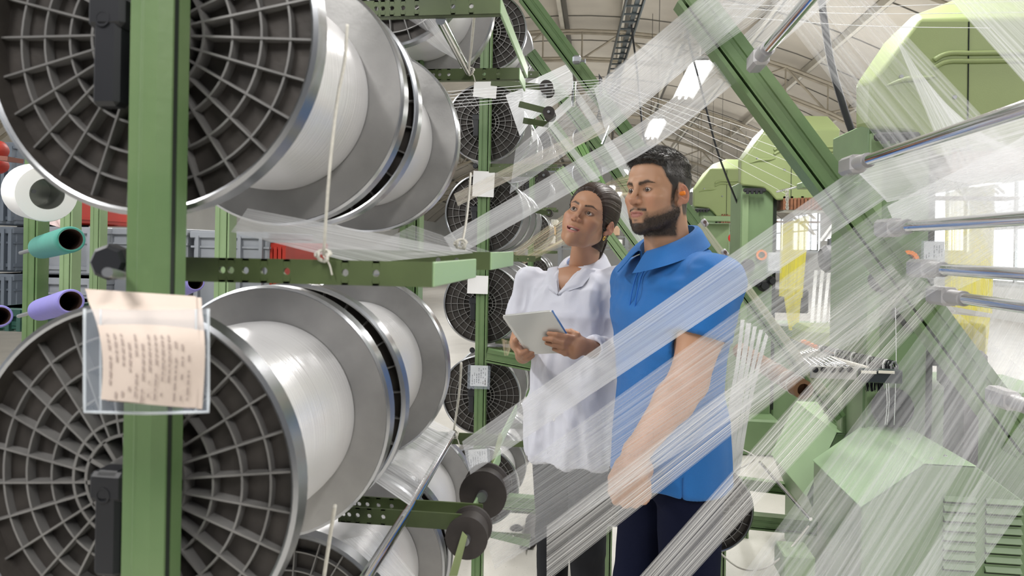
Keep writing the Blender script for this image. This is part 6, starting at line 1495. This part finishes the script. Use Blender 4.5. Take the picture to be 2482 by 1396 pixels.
def patch(cx, z0, z1, wd, nm, par):
    m = MB(); 
    def f(u, v):
        x = cx+(u-.5)*wd; z = z0+(z1-z0)*v; return tfW @ Vector((x, surf_y(x, z)+0.004, z))
    m.grid(f, 10, 10); m.grid(lambda u, v: f(u, v)-(tfW.to_3x3() @ Vector((0, 0.006, 0))), 10, 10); m.build(nm, COAT, par, smooth=True, fix=False)
patch(-0.085, 1.15, 1.25, 0.09, 'chest_pocket', WOM); patch(0.085, 0.88, 1.02, 0.085, 'side_pocket', WOM); patch(-0.085, 0.88, 1.02, 0.10, 'side_pocket', WOM)
for z in (1.262, 1.15, 1.03, 0.92):
    m = MB(); y_ = surf_y(0.0, z); m.lathe(tfW @ Vector((0.0, y_+0.001, z)), tfW.to_3x3() @ Vector((0, 1, 0)), [(0.0065, 0), (0.007, 0.002), (0.005, 0.0035), (0, 0.003)], 16); m.build('button', mat('button', (0.8, 0.8, 0.82), 0.3), WOM, smooth=40)
m = MB(); m.tube([tfW @ Vector((0.018, surf_y(0.018, 0.80+k*0.03)+0.001, 0.80+k*0.03)) for k in range(16)], 0.0014, 4); m.build('front_edge', COAT, WOM, smooth=True)
# jeans
hipsW = [(-0.078, 0, 0.82), (0.078, 0, 0.82)]; knW = [(-0.075, 0.02, 0.47), (0.075, 0.0, 0.47)]; anW = [(-0.08, -0.02, 0.06), (0.085, -0.02, 0.06)]
Tw = legs_field(hipsW, knW, anW, 0.082, 0.060, 0.045, 0.95, [(0.76, .140, .10, 0, 0), (0.85, .150, .11, 0, 0), (0.96, .13, .10, 0, 0)])
v, q = net(Tw, (-0.25, -0.2, 0.02), (0.25, 0.2, 0.97), 0.0065); v = relax(v, q, 2); v = folds(v, vnormals(v, q), 0.010, (10, 10, 9), 19, 1.4); mesh_np('jeans', v, q, DENIM, WOM, None, tfW); shoes(WOM, tfW, anW)
# ---------------------------------------------------------------- the tablet
TL, TR, BR, BL = P(1215, 766, 2.105), P(1337, 753, 2.065), P(1399, 855, 2.115), P(1279, 860, 2.150)
TB = thing('tablet', (TL+TR+BR+BL)/4, 'silver backed tablet with a bluish edge held by the woman', 'tablet')
nrm = (TR-TL).cross(BL-TL).normalized(); nrm = nrm if nrm.dot(CM.translation-TL) > 0 else -nrm
def rrect(k, off):
    pts = []; cs = [TL, TR, BR, BL]; c0 = (TL+TR+BR+BL)/4
    for i in range(4):
        c = cs[i]; a = (cs[i-1]-c).normalized(); b = (cs[(i+1) % 4]-c).normalized(); R = 0.012
        for t in range(7):
            u = t/6; p = c+a*R*(1-u)**2+b*R*u**2; pts.append(c0+(p-c0)*k+nrm*off)
    return pts
m = MB(); rings = [rrect(0.975, 0.0), rrect(1.0, -0.002), rrect(1.0, -0.0055), rrect(0.99, -0.007)]; n = 28
m.add(sum(rings, []), [tuple(range(n))]+[(i*n+k, i*n+(k+1) % n, (i+1)*n+(k+1) % n, (i+1)*n+k) for i in range(3) for k in range(n)])
m.build('case', mat('tablet_silver', (0.55, 0.55, 0.54), 0.35, 0.45), TB, smooth=40)
m = MB(); m.add(rrect(0.99, -0.007), [tuple(range(n))]); m.build('screen', mat('tablet_screen', (0.03, 0.06, 0.14), 0.1), TB)
m = MB(); a_, b_ = rrect(1.001, -0.0035), None; m.tube([TR*0.985+BR*0.015+nrm*-0.0045, TR*0.03+BR*0.97+nrm*-0.0045], 0.0032, 6); m.build('edge_strip', mat('blue_edge', (0.05, 0.13, 0.32), 0.3), TB, smooth=True)
for o in bpy.data.objects:
    if '_o' in o: del o['_o']
